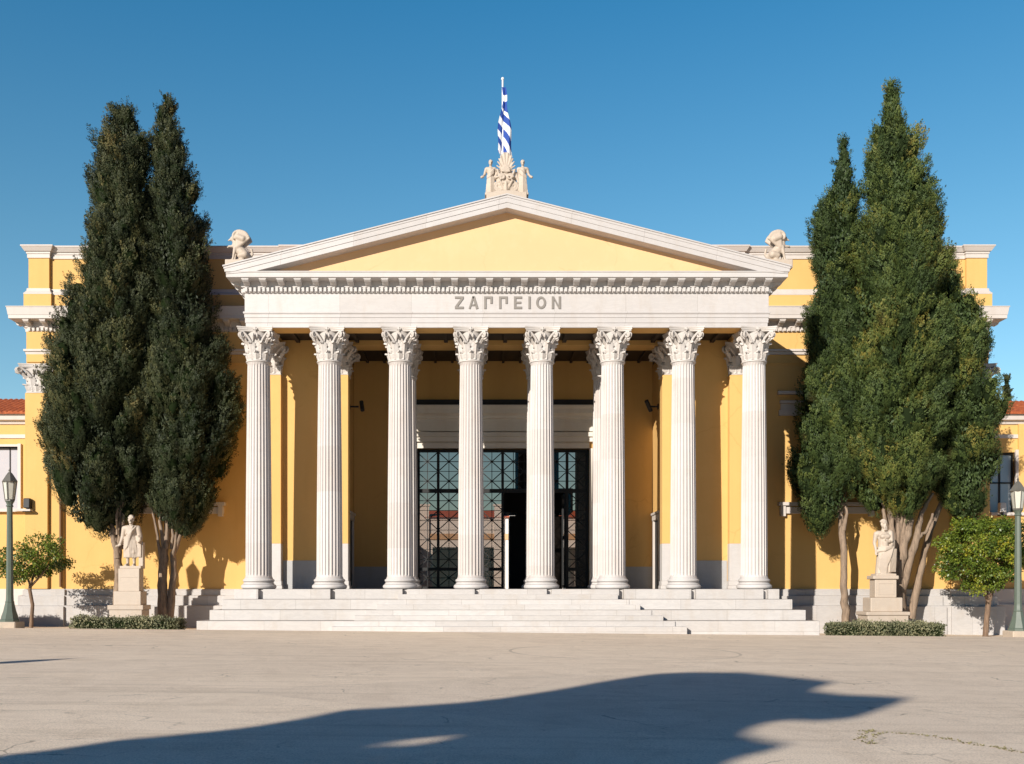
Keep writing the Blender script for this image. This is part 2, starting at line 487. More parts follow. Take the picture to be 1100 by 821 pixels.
# ---- Corinthian capital -----------------------------------------------------
def capital_mb(square=False, H=1.2):
    mb = MB()
    def bell(z):
        t = z / H
        return .362 + .055 * t + .13 * max(0, t - .45) ** 1.4 * 2.0
    def warp(p):
        x, y, z = p
        if not square: return p
        r = math.hypot(x, y)
        if r < 1e-6: return p
        m = max(abs(x), abs(y)) / r
        k = 1 / (m ** .85)
        k *= .97
        return (x * k, y * k, z)
    def put(rows):
        mb.grid([[warp(p) for p in r] for r in rows])
    # astragal + bell
    prof = [(.40, 0), (.445, .012), (.45, .035), (.445, .058), (.40, .07)] + [(bell(z), z) for z in np.linspace(.08, 1.06, 8)]
    n = 40; rows = []
    for (r, z) in prof:
        rows.append([(r * math.cos(2 * PI * i / n), r * math.sin(2 * PI * i / n), z) for i in range(n + 1)])
    put(rows)
    def leaf(ang, z0, z1, w, out, rho, lobes=4):
        rows = []
        T = 13
        ca, sa = math.cos(ang), math.sin(ang)
        for i in range(T):
            t = i / (T - 1)
            if t < .66:
                z = z0 + (z1 - z0) * (t / .66); r = bell(z) + .02 + out * (t / .66) ** 2
            else:
                ph = (t - .66) / .34 * R(205)
                rb = bell(z1) + .02 + out
                r = rb + rho * (1 - math.cos(ph)); z = z1 + rho * math.sin(ph) * 1.15
            ww = w * (.78 + .22 * math.sin(PI * min(1, t / .7))) * (1 if t < .7 else max(.4, 1 - ((t - .7) / .3) ** 1.4 * .6))
            ww *= 1 + .20 * math.cos(2 * PI * lobes * t)
            row = []
            for j in range(7):
                u = -1 + j / 3
                rr = r + .012 + .035 * min(1, t / .4) - .08 * abs(u) ** 1.5 + (.022 if j == 3 else 0) + (.016 if j in (1, 5) else 0)
                lat = u * ww / 2
                row.append((rr * ca - lat * sa, rr * sa + lat * ca, z - .03 * abs(u) * (1 if t > .3 else .2)))
            rows.append(row)
        put(rows)
    for k in range(8):
        leaf(PI / 4 * k, .06, .34, .32, .025, .034)
    for k in range(8):
        leaf(PI / 4 * (k + .5), .08, .66, .33, .045, .042, 5)
    # volutes to the corners, small helices to the middle of each face
    def volute(a0, a1, zs, ztop, rout, rad, turn, w):
        # rises from the bell then coils; ribbon with thickness
        pts = []
        for i in range(10):
            t = i / 9
            a = a0 + (a1 - a0) * t ** 1.3
            z = zs + (ztop - zs) * t
            r = bell(z) + .03 + (rout - bell(ztop) - .03) * t ** 1.8
            pts.append((r, a, z))
        rows = []; 
        path = [(r * math.cos(a), r * math.sin(a), z) for (r, a, z) in pts]
        c = (rout, ztop - rad)
        for i in range(1, 15):
            ph = PI / 2 - i * R(38)
            q = rad * (1 - i / 17)
            rr = c[0] + q * math.cos(ph); z = c[1] + q * math.sin(ph)
            path.append((rr * math.cos(a1), rr * math.sin(a1), z))
        mb.tube([warp(p) for p in path], [w * (1 - .35 * i / len(path)) for i in range(len(path))], 6)
    for k in range(4):
        c = PI / 4 + k * PI / 2
        for sgn in (-1, 1):
            volute(c + sgn * R(24), c + sgn * R(4), .56, 1.03, .68, .115, 1, .048)
            volute(c + sgn * R(27), c + sgn * R(38), .56, .95, .53, .075, 1, .032)
        leaf(c, .5, .80, .16, .16, .05, 3)
    # abacus with hollow sides
    poly = []
    for k in range(4):
        a = k * PI / 2
        for i in range(9):
            u = -1 + i / 4
            x = .605 * u; y = -(.50 + .115 * abs(u) ** 2.2)
            poly.append((x * math.cos(a) - y * math.sin(a), x * math.sin(a) + y * math.cos(a)))
    for (sc_, z0, z1) in ((.96, 1.04, 1.09), (1.0, 1.09, 1.15), (1.035, 1.15, H)):
        mb.prism([(p[0] * sc_, p[1] * sc_) for p in poly], 'z', z0, z1)
    for k in range(4):       # fleuron
        a = k * PI / 2 - PI / 2
        r = .535
        for (du, dz, q) in ((0, .02, .045), (.05, .02, .035), (-.05, .02, .035), (0, .065, .035), (0, -.03, .03)):
            x, y = r * math.cos(a) - du * math.sin(a), r * math.sin(a) + du * math.cos(a)
            ps = [(q * math.sin(PI * i / 5), -q * math.cos(PI * i / 5)) for i in range(6)]
            mb.lathe([(max(.001, p[0]), p[1]) for p in ps], 8, (x, y, 1.09 + dz), cap=False)
    return mb

def shaft_mb(r0=.462, r1=.392, z0=.40, z1=8.06, flutes=24, per=6):
    mb = MB(); rows = []
    nz = 14
    zs = [z0, z0 + .05, z0 + .09, z0 + .13] + list(np.linspace(z0 + .2, z1 - .2, nz)) + [z1 - .13, z1 - .09, z1 - .05, z1]
    for z in zs:
        t = (z - z0) / (z1 - z0)
        r = r0 + (r1 - r0) * (t ** 1.6)
        edge = min(z - z0, z1 - z)
        k = 0 if edge < .055 else (.6 if edge < .1 else 1)
        flare = .03 * max(0, 1 - edge / .06)
        row = []
        n = flutes * per
        for i in range(n):
            ph = (i % per) / per
            if ph < .17: d = 0
            else:
                u = (ph - .17 / 2 - .5) / .42
                d = math.sqrt(max(0, 1 - min(1, u * u)))
            rr = r + flare - k * d * r * .088
            a = 2 * PI * i / n + .02
            row.append((rr * math.cos(a), rr * math.sin(a), z))
        row.append(row[0])
        rows.append(row)
    mb.grid(rows)
    return mb

def base_mb():
    mb = MB()
    def torus(zc, R_, h, k=7): return [(R_ - h / 2 + h / 2 * math.cos(a), zc + h / 2 * math.sin(a)) for a in np.linspace(-PI / 2, PI / 2, k)]
    prof = [(.56, .0), (.60, .0)] + torus(.085, .625, .17) + [(.565, .175), (.555, .19), (.53, .205), (.52, .225), (.535, .25), (.545, .255)] + torus(.305, .56, .10) + [(.505, .36), (.50, .385), (.485, .40), (.46, .41), (.0, .41)]
    mb.lathe(prof, 40, cap=False)
    return mb

shaft_src = cap_src = None
base_me = capital_me = shaft_me = None
def column(x, y):
    global base_me, capital_me, shaft_me
    if shaft_me is None:
        s = shaft_mb().build('column', M['marble_shaft'], hall, smooth=28); shaft_me = s.data
        c = capital_mb().build('capital', M['marble_carved'], s, smooth=50); capital_me = c.data
        b_ = base_mb().build('base', M['marble'], s, smooth=35); base_me = b_.data
    else:
        s = bpy.data.objects.new('column', shaft_me); COL.objects.link(s); s.parent = hall
        c = bpy.data.objects.new('capital', capital_me); COL.objects.link(c); c.parent = s
        b_ = bpy.data.objects.new('base', base_me); COL.objects.link(b_); b_.parent = s
    s.location = (x, y, FZ); s.rotation_euler = (0, 0, 0)
    c.location = (0, 0, SOF - FZ - 1.2)
    return s
for k in range(8):
    column((k - 3.5) * CS, 0)
for k in range(2, 6):
    column((k - 3.5) * CS, 2.53)

# ---- antae (square piers behind columns 1, 2, 7, 8) --------------------------------
sqcap = None
def anta(x, y0=1.80, depth=.5, w=.84):
    global sqcap
    mb = MB()
    mb.box(x - w / 2, x + w / 2, y0, y0 + depth, 3.13, SOF - 1.2)
    o = mb.build('anta', M['yellow'], hall, bevel=.008)
    mb = MB(); mb.box(x - w / 2 - .004, x + w / 2 + .004, y0 - .004, y0 + depth, FZ + .3, 3.13)
    mb.box(x - w / 2 - .06, x + w / 2 + .06, y0 - .06, y0 + depth, FZ, FZ + .13)
    mb.box(x - w / 2 - .03, x + w / 2 + .03, y0 - .03, y0 + depth, FZ + .13, FZ + .3)
    mb.build('marble_foot', M['marble'], o, bevel=.012)
    if sqcap is None:
        c = capital_mb(True).build('capital', M['marble_carved'], o, smooth=50); sqcap = c.data
    else:
        c = bpy.data.objects.new('capital', sqcap); COL.objects.link(c); c.parent = o
    c.location = (x, y0 + .44, SOF - 1.2); c.scale = (1.0, 1.0, 1.0)
    return o
for k in (0, 1, 6, 7):
    anta((k - 3.5) * CS)

# ---- portico side rooms, back wall ---------------------------------------------------
CE = 10.86           # porch ceiling
def porch():
    for s in (-1, 1):
        xa, xb = sorted((s * 6.20, s * 9.25))
        mb = MB(); mb.box(xa, xb, 2.10, WY + .3, FZ, SOF)
        w = mb.build('portico_wall', M['yellow'], hall)
        mb = MB()
        x0, x1 = sorted((s * 6.78, s * 8.42))
        mb.box(x0, x1, 2.075, 2.12, FZ, 2.50)
        mb.build('dado', M['dado'], w, bevel=.006)
        # marble framed side door in the inner flank
        mb = MB()
        xi = s * 6.20
        def fl(d0, d1, y0, y1, z0, z1):
            a, b_ = sorted((xi - s * d0, xi - s * d1)); mb.box(a, b_, y0, y1, z0, z1)
        fl(-.05, .07, 3.75, 3.98, FZ, 4.2); fl(-.05, .07, 4.98, 5.2, FZ, 4.2)
        fl(-.05, .09, 3.75, 5.2, 4.2, 4.42); fl(-.05, .13, 3.68, 5.27, 4.42, 4.52)
        d = mb.build('side_door', M['trim'], hall, bevel=.01)
        mb = MB(); a, b_ = sorted((xi - s * .004, xi + s * .05)); mb.box(a, b_, 3.98, 4.98, FZ, 4.2)
        mb.build('door_leaf', M['band'], d)
    # back wall with the great doorway
    mb = MB()
    mb.box(-6.19, -3.60, WY, WY + .55, FZ, CE + .3); mb.box(3.57, 6.19, WY, WY + .55, FZ, CE + .3)
    mb.box(-3.60, 3.57, WY, WY + .55, 7.24, CE + .3)
    w = mb.build('back_wall', M['yellow'], hall)
    for (a, b_) in ((-6.18, -4.25), (4.25, 6.18)):
        mb = MB(); mb.box(a, b_, WY - .02, WY + .1, FZ, 2.34); mb.build('dado', M['dado'], w)
    mb = MB(); mb.box(-4.6, 4.57, WY - .05, WY + .1, 8.96, 9.26)
    mb.build('dark_band', M['band'], w)  # plain dark grey strip above the doorcase
    # marble doorcase
    mb = MB()
    for s, xj in ((-1, -3.60), (1, 3.57)):
        for (a, b_, d) in ((0, .22, .06), (.22, .46, .10), (.46, .64, .15)):
            p, q = sorted((xj + s * a, xj + s * b_)); mb.box(p, q, WY - d, WY + .2, FZ, 7.24 + a)
    mb.box(-3.60, 3.57, WY - .06, WY + .2, 7.24, 7.46); mb.box(-3.60, 3.57, WY - .01, WY + .2, 7.46, 7.50); mb.box(-3.82, 3.79, WY - .16, WY + .2, 7.50, 7.70)
    mb.box(-4.06, 4.03, WY - .24, WY + .2, 7.70, 7.88)
    mb.box(-4.15, 4.12, WY - .05, WY + .2, 7.88, 7.93); mb.box(-4.15, 4.12, WY - .16, WY + .2, 7.93, 8.30)
    mb.mould([(-4.15, WY + .2), (-4.15, WY - .12), (4.12, WY - .12), (4.12, WY + .2)], [(-.1, 8.30), (.06, 8.30), (.06, 8.42), (.14, 8.46), (.14, 8.55), (.34, 8.62), (.36, 8.80), (.42, 8.90), (.42, 8.955), (-.1, 8.955)])
    for x in (-3.95, 3.92):      # consoles
        mb.prism([(WY - .15, 7.45), (WY - .30, 7.75), (WY - .25, 8.1), (WY - .38, 8.3), (WY - .12, 8.3)], 'x', x - .16, x + .16)
    mb.build('doorcase', M['doorcase'], hall, bevel=.008)
    # ceiling, beams
    mb = MB()
    mb.box(-9.2, 9.2, .40, WY + .1, CE, CE + .2)
    for i in range(-8, 9):
        mb.box(i * 1.12 - .07, i * 1.12 + .07, .44, 2.09, CE - .1, CE - .002)
        mb.box(i * .70 - .05, i * .70 + .05, 2.97, WY - .06, CE - .1, CE - .002)
    mb.build('porch_ceiling', M['ceiling'], hall)
    mb = MB()
    mb.box(-9.25, 9.25, 2.10, 2.95, SOF, CE + .1)
    for k in range(8):
        x = (k - 3.5) * CS
        if k in (0, 7): x *= 1.0
        mb.box(x - .36, x + .36, .42, 2.10, SOF + .02, CE + .1)
    mb.build('porch_beam', M['yellow'], hall)
porch()

# ---- entablature -----------------------------------------------------------------------
EP = [(-9.27, WY), (-9.27, -.42), (9.27, -.42), (9.27, WY)]
def entablature():
    mb = MB()
    prof = [(-.12, SOF), (-.03, SOF), (-.03, SOF + .16), (-.01, SOF + .165), (-.01, SOF + .34), (.012, SOF + .345), (.012, SOF + .46), (.03, SOF + .47),
            (.05, SOF + .50), (.05, SOF + .545), (.0, SOF + .56), (.0, 11.90), (-.12, 11.90)]
    mb.mould(EP, prof)
    e = mb.build('entablature', M['marble_blocks'], hall, bevel=.004)
    mb = MB()    # rendered inner face and soffit of the same beam
    mb.box(-9.15, 9.15, -.30, .42, SOF + .004, 11.9)
    for s in (-1, 1):
        a, b_ = sorted((s * 8.45, s * 9.15)); mb.box(a, b_, .42, WY, SOF + .004, 11.9)
    mb.build('beam_soffit', M['yellow'], e)
    # the inscription, letters standing just off the frieze
    mb = MB()
    Y0, Y1 = -.447, -.41
    zt, zb = PZ(318.7, -.42), PZ(332.0, -.42)
    h = zt - zb; t = .078
    def X(px): return PX(px, -.42)
    def bar(p, q, w=t):
        p = Vector(p); q = Vector(q); d = (q - p).normalized(); n = Vector((-d.y, d.x)) * w / 2
        mb.prism([tuple(p + n), tuple(q + n), tuple(q - n), tuple(p - n)], 'y', Y0, Y1)
    def Z(a, b_):
        bar((a, zt - t / 2), (b_, zt - t / 2)); bar((a, zb + t / 2), (b_, zb + t / 2))
        mb.prism([(b_ - t * 1.3, zt - t), (b_, zt - t), (a + t * 1.3, zb + t), (a, zb + t)], 'y', Y0 + .002, Y1)
    def A(a, b_):
        m = (a + b_) / 2
        bar((a + .02, zb), (m, zt), .06); bar((b_ - .02, zb), (m + .005, zt), .085); bar((a + .09, zb + h * .3), (b_ - .09, zb + h * .3), .055)
    def PIo(a, b_):
        bar((a + t / 2, zb), (a + t / 2, zt)); bar((a + t, zt - t / 2), (b_, zt - t / 2)); bar((b_ - t / 2, zb + h * .42), (b_ - t / 2, zt - t))
    def E(a, b_):
        bar((a + t / 2, zb), (a + t / 2, zt)); bar((a + t, zt - t / 2), (b_, zt - t / 2)); bar((a + t, zb + t / 2), (b_, zb + t / 2)); bar((a + t, zb + h / 2), (b_ - .03, zb + h / 2), t * .9)
    def O(a, b_):
        c = ((a + b_) / 2, (zt + zb) / 2); ro = (b_ - a) / 2; n = 28
        for i in range(n):
            p0, p1 = 2 * PI * i / n, 2 * PI * (i + 1) / n
            hh = h / 2
            mb.prism([(c[0] + ro * math.cos(p0), c[1] + hh * math.sin(p0)), (c[0] + ro * math.cos(p1), c[1] + hh * math.sin(p1)),
                      (c[0] + (ro - t) * math.cos(p1), c[1] + (hh - t) * math.sin(p1)), (c[0] + (ro - t) * math.cos(p0), c[1] + (hh - t) * math.sin(p0))], 'y', Y0, Y1)
    def Nn(a, b_):
        bar((a + t / 2, zb), (a + t / 2, zt)); bar((b_ - t / 2, zb), (b_ - t / 2, zt))
        mb.prism([(a + t, zt), (a + t, zt - t * 1.5), (b_ - t, zb), (b_ - t, zb + t * 1.5)], 'y', Y0 + .002, Y1)
    for fn, pa, pb in ((Z, 488.6, 498), (A, 503.6, 513.2), (PIo, 520, 529), (PIo, 536, 545.2), (E, 552, 560.6), (None, 568.7, 0), (O, 575.8, 586.4), (Nn, 592.6, 602.4)):
        mb.v, mb.f, mb.mi = [], [], []
        if fn: fn(X(pa), X(pb))
        else: bar((X(pa), zb), (X(pa), zt))
        mb.build('letter', M['letter'], e)
entablature()

# ---- dentil and modillion cornices --------------------------------------------------------
def cornice(path, face, z, name, parent, mat, dent, mod, sides=(1, 1, 1), proj=.524):
    """z: dict of levels. dentils and brackets are laid on every straight run of the path"""
    mb = MB()
    zd0, zd1, zm1, zc, zt = z
    mb.mould(path, [(-.3, zd0 - .02), (.02, zd0 - .02), (.05, zd0), (.05, zd1), (.10, zd1 + .01), (.10, zd1 + .04), (.12, zm1), (proj - .04, zm1 + .004), (proj - .04, zm1 + .02), (proj, zm1 + .022),
                    (proj, zc), (proj + .015, zc + .01), (proj + .06 if zt - zc > .1 else proj + .02, zt - .04), (proj + .08 if zt - zc > .1 else proj + .03, zt - .035), (proj + .08 if zt - zc > .1 else proj + .03, zt), (-.3, zt)])
    P2 = [Vector(p) for p in path]
    for k in range(len(P2) - 1):
        if not sides[k]: continue
        a, b_ = P2[k], P2[k + 1]; d = (b_ - a); L = d.length; d.normalize(); n = Vector((d.y, -d.x))
        def bracket(u, w, o0, o1, z0, z1, curved):
            c = a + d * u
            if curved:
                pr = [(o0, z1), (o1, z1), (o1, z1 - (z1 - z0) * .35), (o1 - (o1 - o0) * .18, z1 - (z1 - z0) * .62), (o1 - (o1 - o0) * .45, z1 - (z1 - z0) * .5), (o0 + (o1 - o0) * .25, z0 + (z1 - z0) * .1), (o0, z0)]
            else:
                pr = [(o0, z0), (o0, z1), (o1, z1), (o1, z0)]
            vs = []
            for sgn in (-1, 1):
                for (o, zz) in pr:
                    q = c + d * (sgn * w / 2) + n * o; vs.append((q.x, q.y, zz))
            m = len(pr)
            mb.add(vs, [tuple(range(m)), tuple(range(m, 2 * m))[::-1]] + [(i, (i + 1) % m, m + (i + 1) % m, m + i) for i in range(m)])
        nd = max(2, round(L / dent)); 
        for i in range(nd):
            bracket((i + .5) * L / nd, dent * .58, .04, .135, zd0 + .01, zd1, False)
        nm = max(2, round(L / mod))
        for i in range(nm + 1):
            u = .12 + (L - .24) * i / nm
            bracket(u, .22, .09, proj - .06, zd1 + .045, zm1 + .002, True)
            bracket(u, .26, .09, proj - .045, zm1 - .035, zm1 + .003, False)
    return mb.build(name, mat, parent, bevel=.006)
cornice(EP, 0, (11.90, 12.06, 12.27, 12.45, 12.50), 'portico_cornice', hall, M['marble'], .154, .617)

# ---- pediment ---------------------------------------------------------------------------------
def pediment():
    HW = 9.84; SL = .2525; ZE = 12.70; ZA = ZE + SL * HW
    def chev(mb, d_top, d_bot, y0, y1, ext=0., zmin=12.47):
        w = HW + ext
        zt = lambda x: ZA - SL * abs(x) - d_top
        zb = lambda x: ZA - SL * abs(x) - d_bot
        # outer ends cut upright; the underside stops on the level cornice
        xb = min(w, (ZA - d_bot - zmin) / SL)
        poly = [(-w, zt(w))]
        poly = [(-w, zt(w)), (0, zt(0)), (w, zt(w)), (w, max(zb(w), min(zmin, zt(w) - .01)))]
        if xb < w: poly += [(xb, zmin)]
        poly += [(0, zb(0))]
        if xb < w: poly += [(-xb, zmin)]
        poly += [(-w, max(zb(w), min(zmin, zt(w) - .01)))]
        mb.prism(poly, 'y', y0, y1)
    mb = MB()
    chev(mb, .30, .48, -.965, -.2, -.03)
    chev(mb, .13, .30, -.985, -.22, 0.)
    chev(mb, .05, .13, -1.0, -.24, .03)
    chev(mb, .0, .05, -1.03, -.26, .06)
    p = mb.build('pediment', M['marble_blocks'], hall, bevel=.006)
    mb = MB(); mb.prism([(-9.3, 12.44), (9.3, 12.44), (0, 14.86)], 'y', -.50, -.10)
    mb.build('tympanum', M['tympanum'], p)
    # gable roof running back to the attic
    mb = MB()
    for s in (-1, 1):
        rows = []
        mb.add([(0, -.9, ZA - .03), (s * 9.86, -.9, ZE - .03), (s * 9.86, WY + .3, ZE - .03), (0, WY + .3, ZA - .03),
                (0, -.9, ZA - .20), (s * 9.86, -.9, ZE - .20), (s * 9.86, WY + .3, ZE - .20), (0, WY + .3, ZA - .20)],
               [(0, 1, 2, 3), (7, 6, 5, 4), (0, 4, 5, 1), (1, 5, 6, 2), (2, 6, 7, 3)])
    mb.build('portico_roof', M['tiles'], hall)
    return ZA, ZE, SL
ZA, ZE, SLOPE = pediment()

# ---- steps -----------------------------------------------------------------------------------------
def steps():
    mb = MB()
    lv = [(1.42, 1.065), (1.065, .71), (.71, .355), (.355, -.5)]
    for i, (zt, zb) in enumerate(lv):
        e = i * .52
        hw = 9.56 + i * .29; yf = -.72 - e
        if i == 0:
            # the top course is broken by narrow slots just right of every column
            xs_ = [-hw] + sorted(sum([[(k - 3.5) * CS + .14, (k - 3.5) * CS + .31] for k in range(8)], [])) + [hw]
            for j in range(0, len(xs_) - 1):
                slot = (j % 2 == 1)
                mb.box(xs_[j], xs_[j + 1], yf + (.22 if slot else 0), WY, zb, zt - (.001 if slot else 0))
        else:
            mb.box(-hw, hw, yf, WY + .02 * i, zb, zt - .0)
    o = mb.build('platform_steps', M['marble_steps'], hall, bevel=.012)
    mb = MB()
    n = 8; rise = 1.42 / n; tread = .265
    for i in range(1, n):
        zt = 1.42 - i * rise
        e = (i - 1) * .345
        yf = -.72 - i * tread - .02
        mb.box(-3.80 - e, 3.86 + e, yf, -.5, -.5, zt - .004)
    mb.build('middle_stair', M['marble_steps'], hall, bevel=.010)
steps()

# ---- wings ------------------------------------------------------------------------------------------
WL, WR = -19.68, 20.03
def wings():
    B = 22.
    # walls (left, right), end walls
    mb = MB()
    mb.box(WL, -9.24, WY, WY + .5, -.6, 13.0); mb.box(9.24, WR, WY, WY + .5, -.6, 13.0)
    mb.box(WL, WL + .5, WY + .5, B, -.6, 13.0); mb.box(WR - .5, WR, WY + .5, B, -.6, 13.0)
    mb.box(WL + .5, -4.6, B - .5, B, -.6, 13.0); mb.box(4.6, WR - .5, B - .5, B, -.6, 13.0); mb.box(-4.6, 4.6, B - .5, B, 10.2, 13.0)
    mb.build('wall', M['yellow'], hall)
    mb = MB(); mb.box(WL + .3, WR - .3, WY + .3, B - .3, 12.7, 12.85)
    mb.build('flat_roof', M['stone'], hall)
    path = [(WL, B), (WL, WY), (WR, WY), (WR, B)]
    # string band under the frieze
    def band(z0, z1, o, name, parent, mat=M['trim'], extra=None):
        for (pa) in ([(WL, B), (WL, WY), (-9.2, WY)], [(9.2, WY), (WR, WY), (WR, B)]):
            m2 = MB(); m2.mould(pa, [(-.1, z0), (o * .5, z0), (o * .6, z0 + (z1 - z0) * .5), (o, z0 + (z1 - z0) * .6), (o, z1), (-.1, z1)])
            m2.build(name, mat, parent)
    band(11.12, 11.33, .14, 'string_band', hall)
    band(10.69, 10.80, .05, 'string_band', hall, M['yellow'])
    for (pa, sd) in (([(WL, B), (WL, WY), (-9.2, WY)], (0, 1)), ([(9.2, WY), (WR, WY), (WR, B)], (1, 0))):
        cornice(pa, 0, (12.07, 12.22, 12.46, 12.62, 12.97), 'wing_cornice', hall, M['trim'], .18, .72, (1, 1), .56)
    # plinth of three courses
    for pa in ([(WL, B), (WL, WY), (-9.6, WY)], [(9.6, WY), (WR, WY), (WR, B)]):
        m2 = MB()
        m2.mould(pa, [(-.1, -.6), (.50, -.6), (.50, .72), (.42, .745), (.30, .75), (.30, 1.12), (.26, 1.15), (.16, 1.17), (.16, 1.36), (.10, 1.42), (-.1, 1.42)])
        m2.build('plinth', M['plinth'], hall, bevel=.01)
    # projecting blocks of the plinth under the pilasters
    mb = MB()
    for (a, b_) in ((WL - .0, WL + 1.62), (-11.45, -10.75), (WR - 1.62, WR), (11.4, 12.1), (16.6, 18.0), (-14.9, -14.2)):
        mb = MB(); mb.box(a - .1, b_ + .1, WY - .62, WY - .1, -.6, .70); mb.box(a - .04, b_ + .04, WY - .40, WY - .1, .70, 1.13); mb.box(a, b_, WY - .26, WY - .1, 1.13, 1.40)
        mb.build('plinth_block', M['plinth'], hall, bevel=.01)
    # end pilasters: a broad one and a narrower step beside it
    for s, x0 in ((1, WL), (-1, WR)):
        a, b_ = sorted((x0 - s * .03, x0 + s * .90))
        mb = MB(); mb.box(a, b_, WY - .22, WY + .02, 1.42, 9.49)
        p = mb.build('pilaster', M['yellow'], hall, bevel=.008)
        a2, b2 = sorted((x0 + s * .90, x0 + s * 1.50))
        mb = MB(); mb.box(a2, b2, WY - .07, WY + .02, 1.42, 10.69); mb.build('pilaster_return', M['yellow'], p)
        c = bpy.data.objects.new('capital', sqcap); COL.objects.link(c); c.parent = p
        c.location = ((a + b_) / 2, WY + .16, 9.49); c.scale = (1.06, .9, 1.0)
        # return of the capital on the flank
        mb = MB(); xx = sorted((x0 - s * .10, x0 + s * .1)); mb.box(xx[0], xx[1], WY - .2, WY + .5, 10.57, 10.68); mb.build('capital_edge', M['marble_carved'], p)
        # frieze and architrave break forward over the pilaster
        mb = MB(); mb.box(a, b_, WY - .1, WY + .02, 10.80, 11.12); mb.box(a, b_, WY - .1, WY + .02, 11.33, 12.05); mb.build('frieze_block', M['yellow'], p)
    # blind windows
    for (xa, xb) in ((PX(135, WY), PX(243, WY)), (PX(835, WY), PX(940, WY))):
        m2 = MB(); w = .26
        zs0, zs1 = PZ(540, WY), PZ(447, WY)
        m2.box(xa + .05, xb - .05, WY - .12, WY + .02, zs1, zs1 + .24)
        m2.box(xa + .12, xb - .12, WY - .06, WY + .02, zs1 + .24, zs1 + .50); m2.box(xa + .08, xb - .08, WY - .16, WY + .02, zs1 + .50, zs1 + .62)
        m2.box(xa - .02, xb + .02, WY - .22, WY + .02, PZ(424.5, WY), PZ(421, WY))
        f = m2.build('blind_window', M['trim'], hall, bevel=.008); m2 = MB()
        m2.box(xa, xb, WY - .26, WY + .02, zs0 - .14, zs0); m2.box(xa + .08, xb - .08, WY - .14, WY + .02, PZ(552, WY), PZ(545, WY))
        for xq in (xa + .1, xb - .3):
            m2.box(xq, xq + .2, WY - .2, WY + .02, PZ(555, WY), zs0 - .14)
        m2.build('window_sill', M['trim'], f, bevel=.008)
        m2 = MB(); m2.box(xa + .25 + w, xb - .25 - w, WY - .012, WY + .02, zs0, zs1); m2.build('pane', M['yellow'], f)
    # drain pipe
    mb = MB(); mb.tube([(PX(65, WY - .16), WY - .16, 1.5), (PX(65, WY - .16), WY - .16, 12.0)], .05, 10); mb.build('drain_pipe', M['pipe'], hall, smooth=40)
    # attic storey
    A0, A1 = WL + .08, WR - .05
    yA = WY - .02
    pa = [(A0, 19.), (A0, yA - .12), (A0 + .85, yA - .12), (A0 + .85, yA + .02), (-9.0, yA + .02), (-9.0, yA - .10), (9.9, yA - .10), (9.9, yA + .02), (A1 - .85, yA + .02), (A1 - .85, yA - .12), (A1, yA - .12), (A1, 19.)]
    mb = MB(); mb.mould(pa, [(-.4, 12.9), (.14, 12.9), (.14, 13.58), (0, 13.60), (0, 15.1), (-.4, 15.1)])
    at = mb.build('attic', M['yellow'], hall)
    mb = MB(); mb.mould(pa, [(-.2, 13.56), (.15, 13.56), (.15, 13.60), (.10, 13.66), (.06, 13.72), (.05, 13.82), (-.2, 13.82)])
    mb.build('attic_moulding', M['trim'], at)
    mb = MB(); mb.mould(pa, [(-.4, 15.08), (.04, 15.08), (.04, 15.24), (.07, 15.25), (.07, 15.33), (.12, 15.34), (.22, 15.50), (.24, 15.51), (.24, 15.56), (-.4, 15.56)])
    mb.build('attic_cornice', M['trim'], at)
    mb = MB(); mb.box(A0 + .3, A1 - .3, yA + .3, 19., 14.9, 15.0); mb.build('attic_roof', M['stone'], at)
wings()

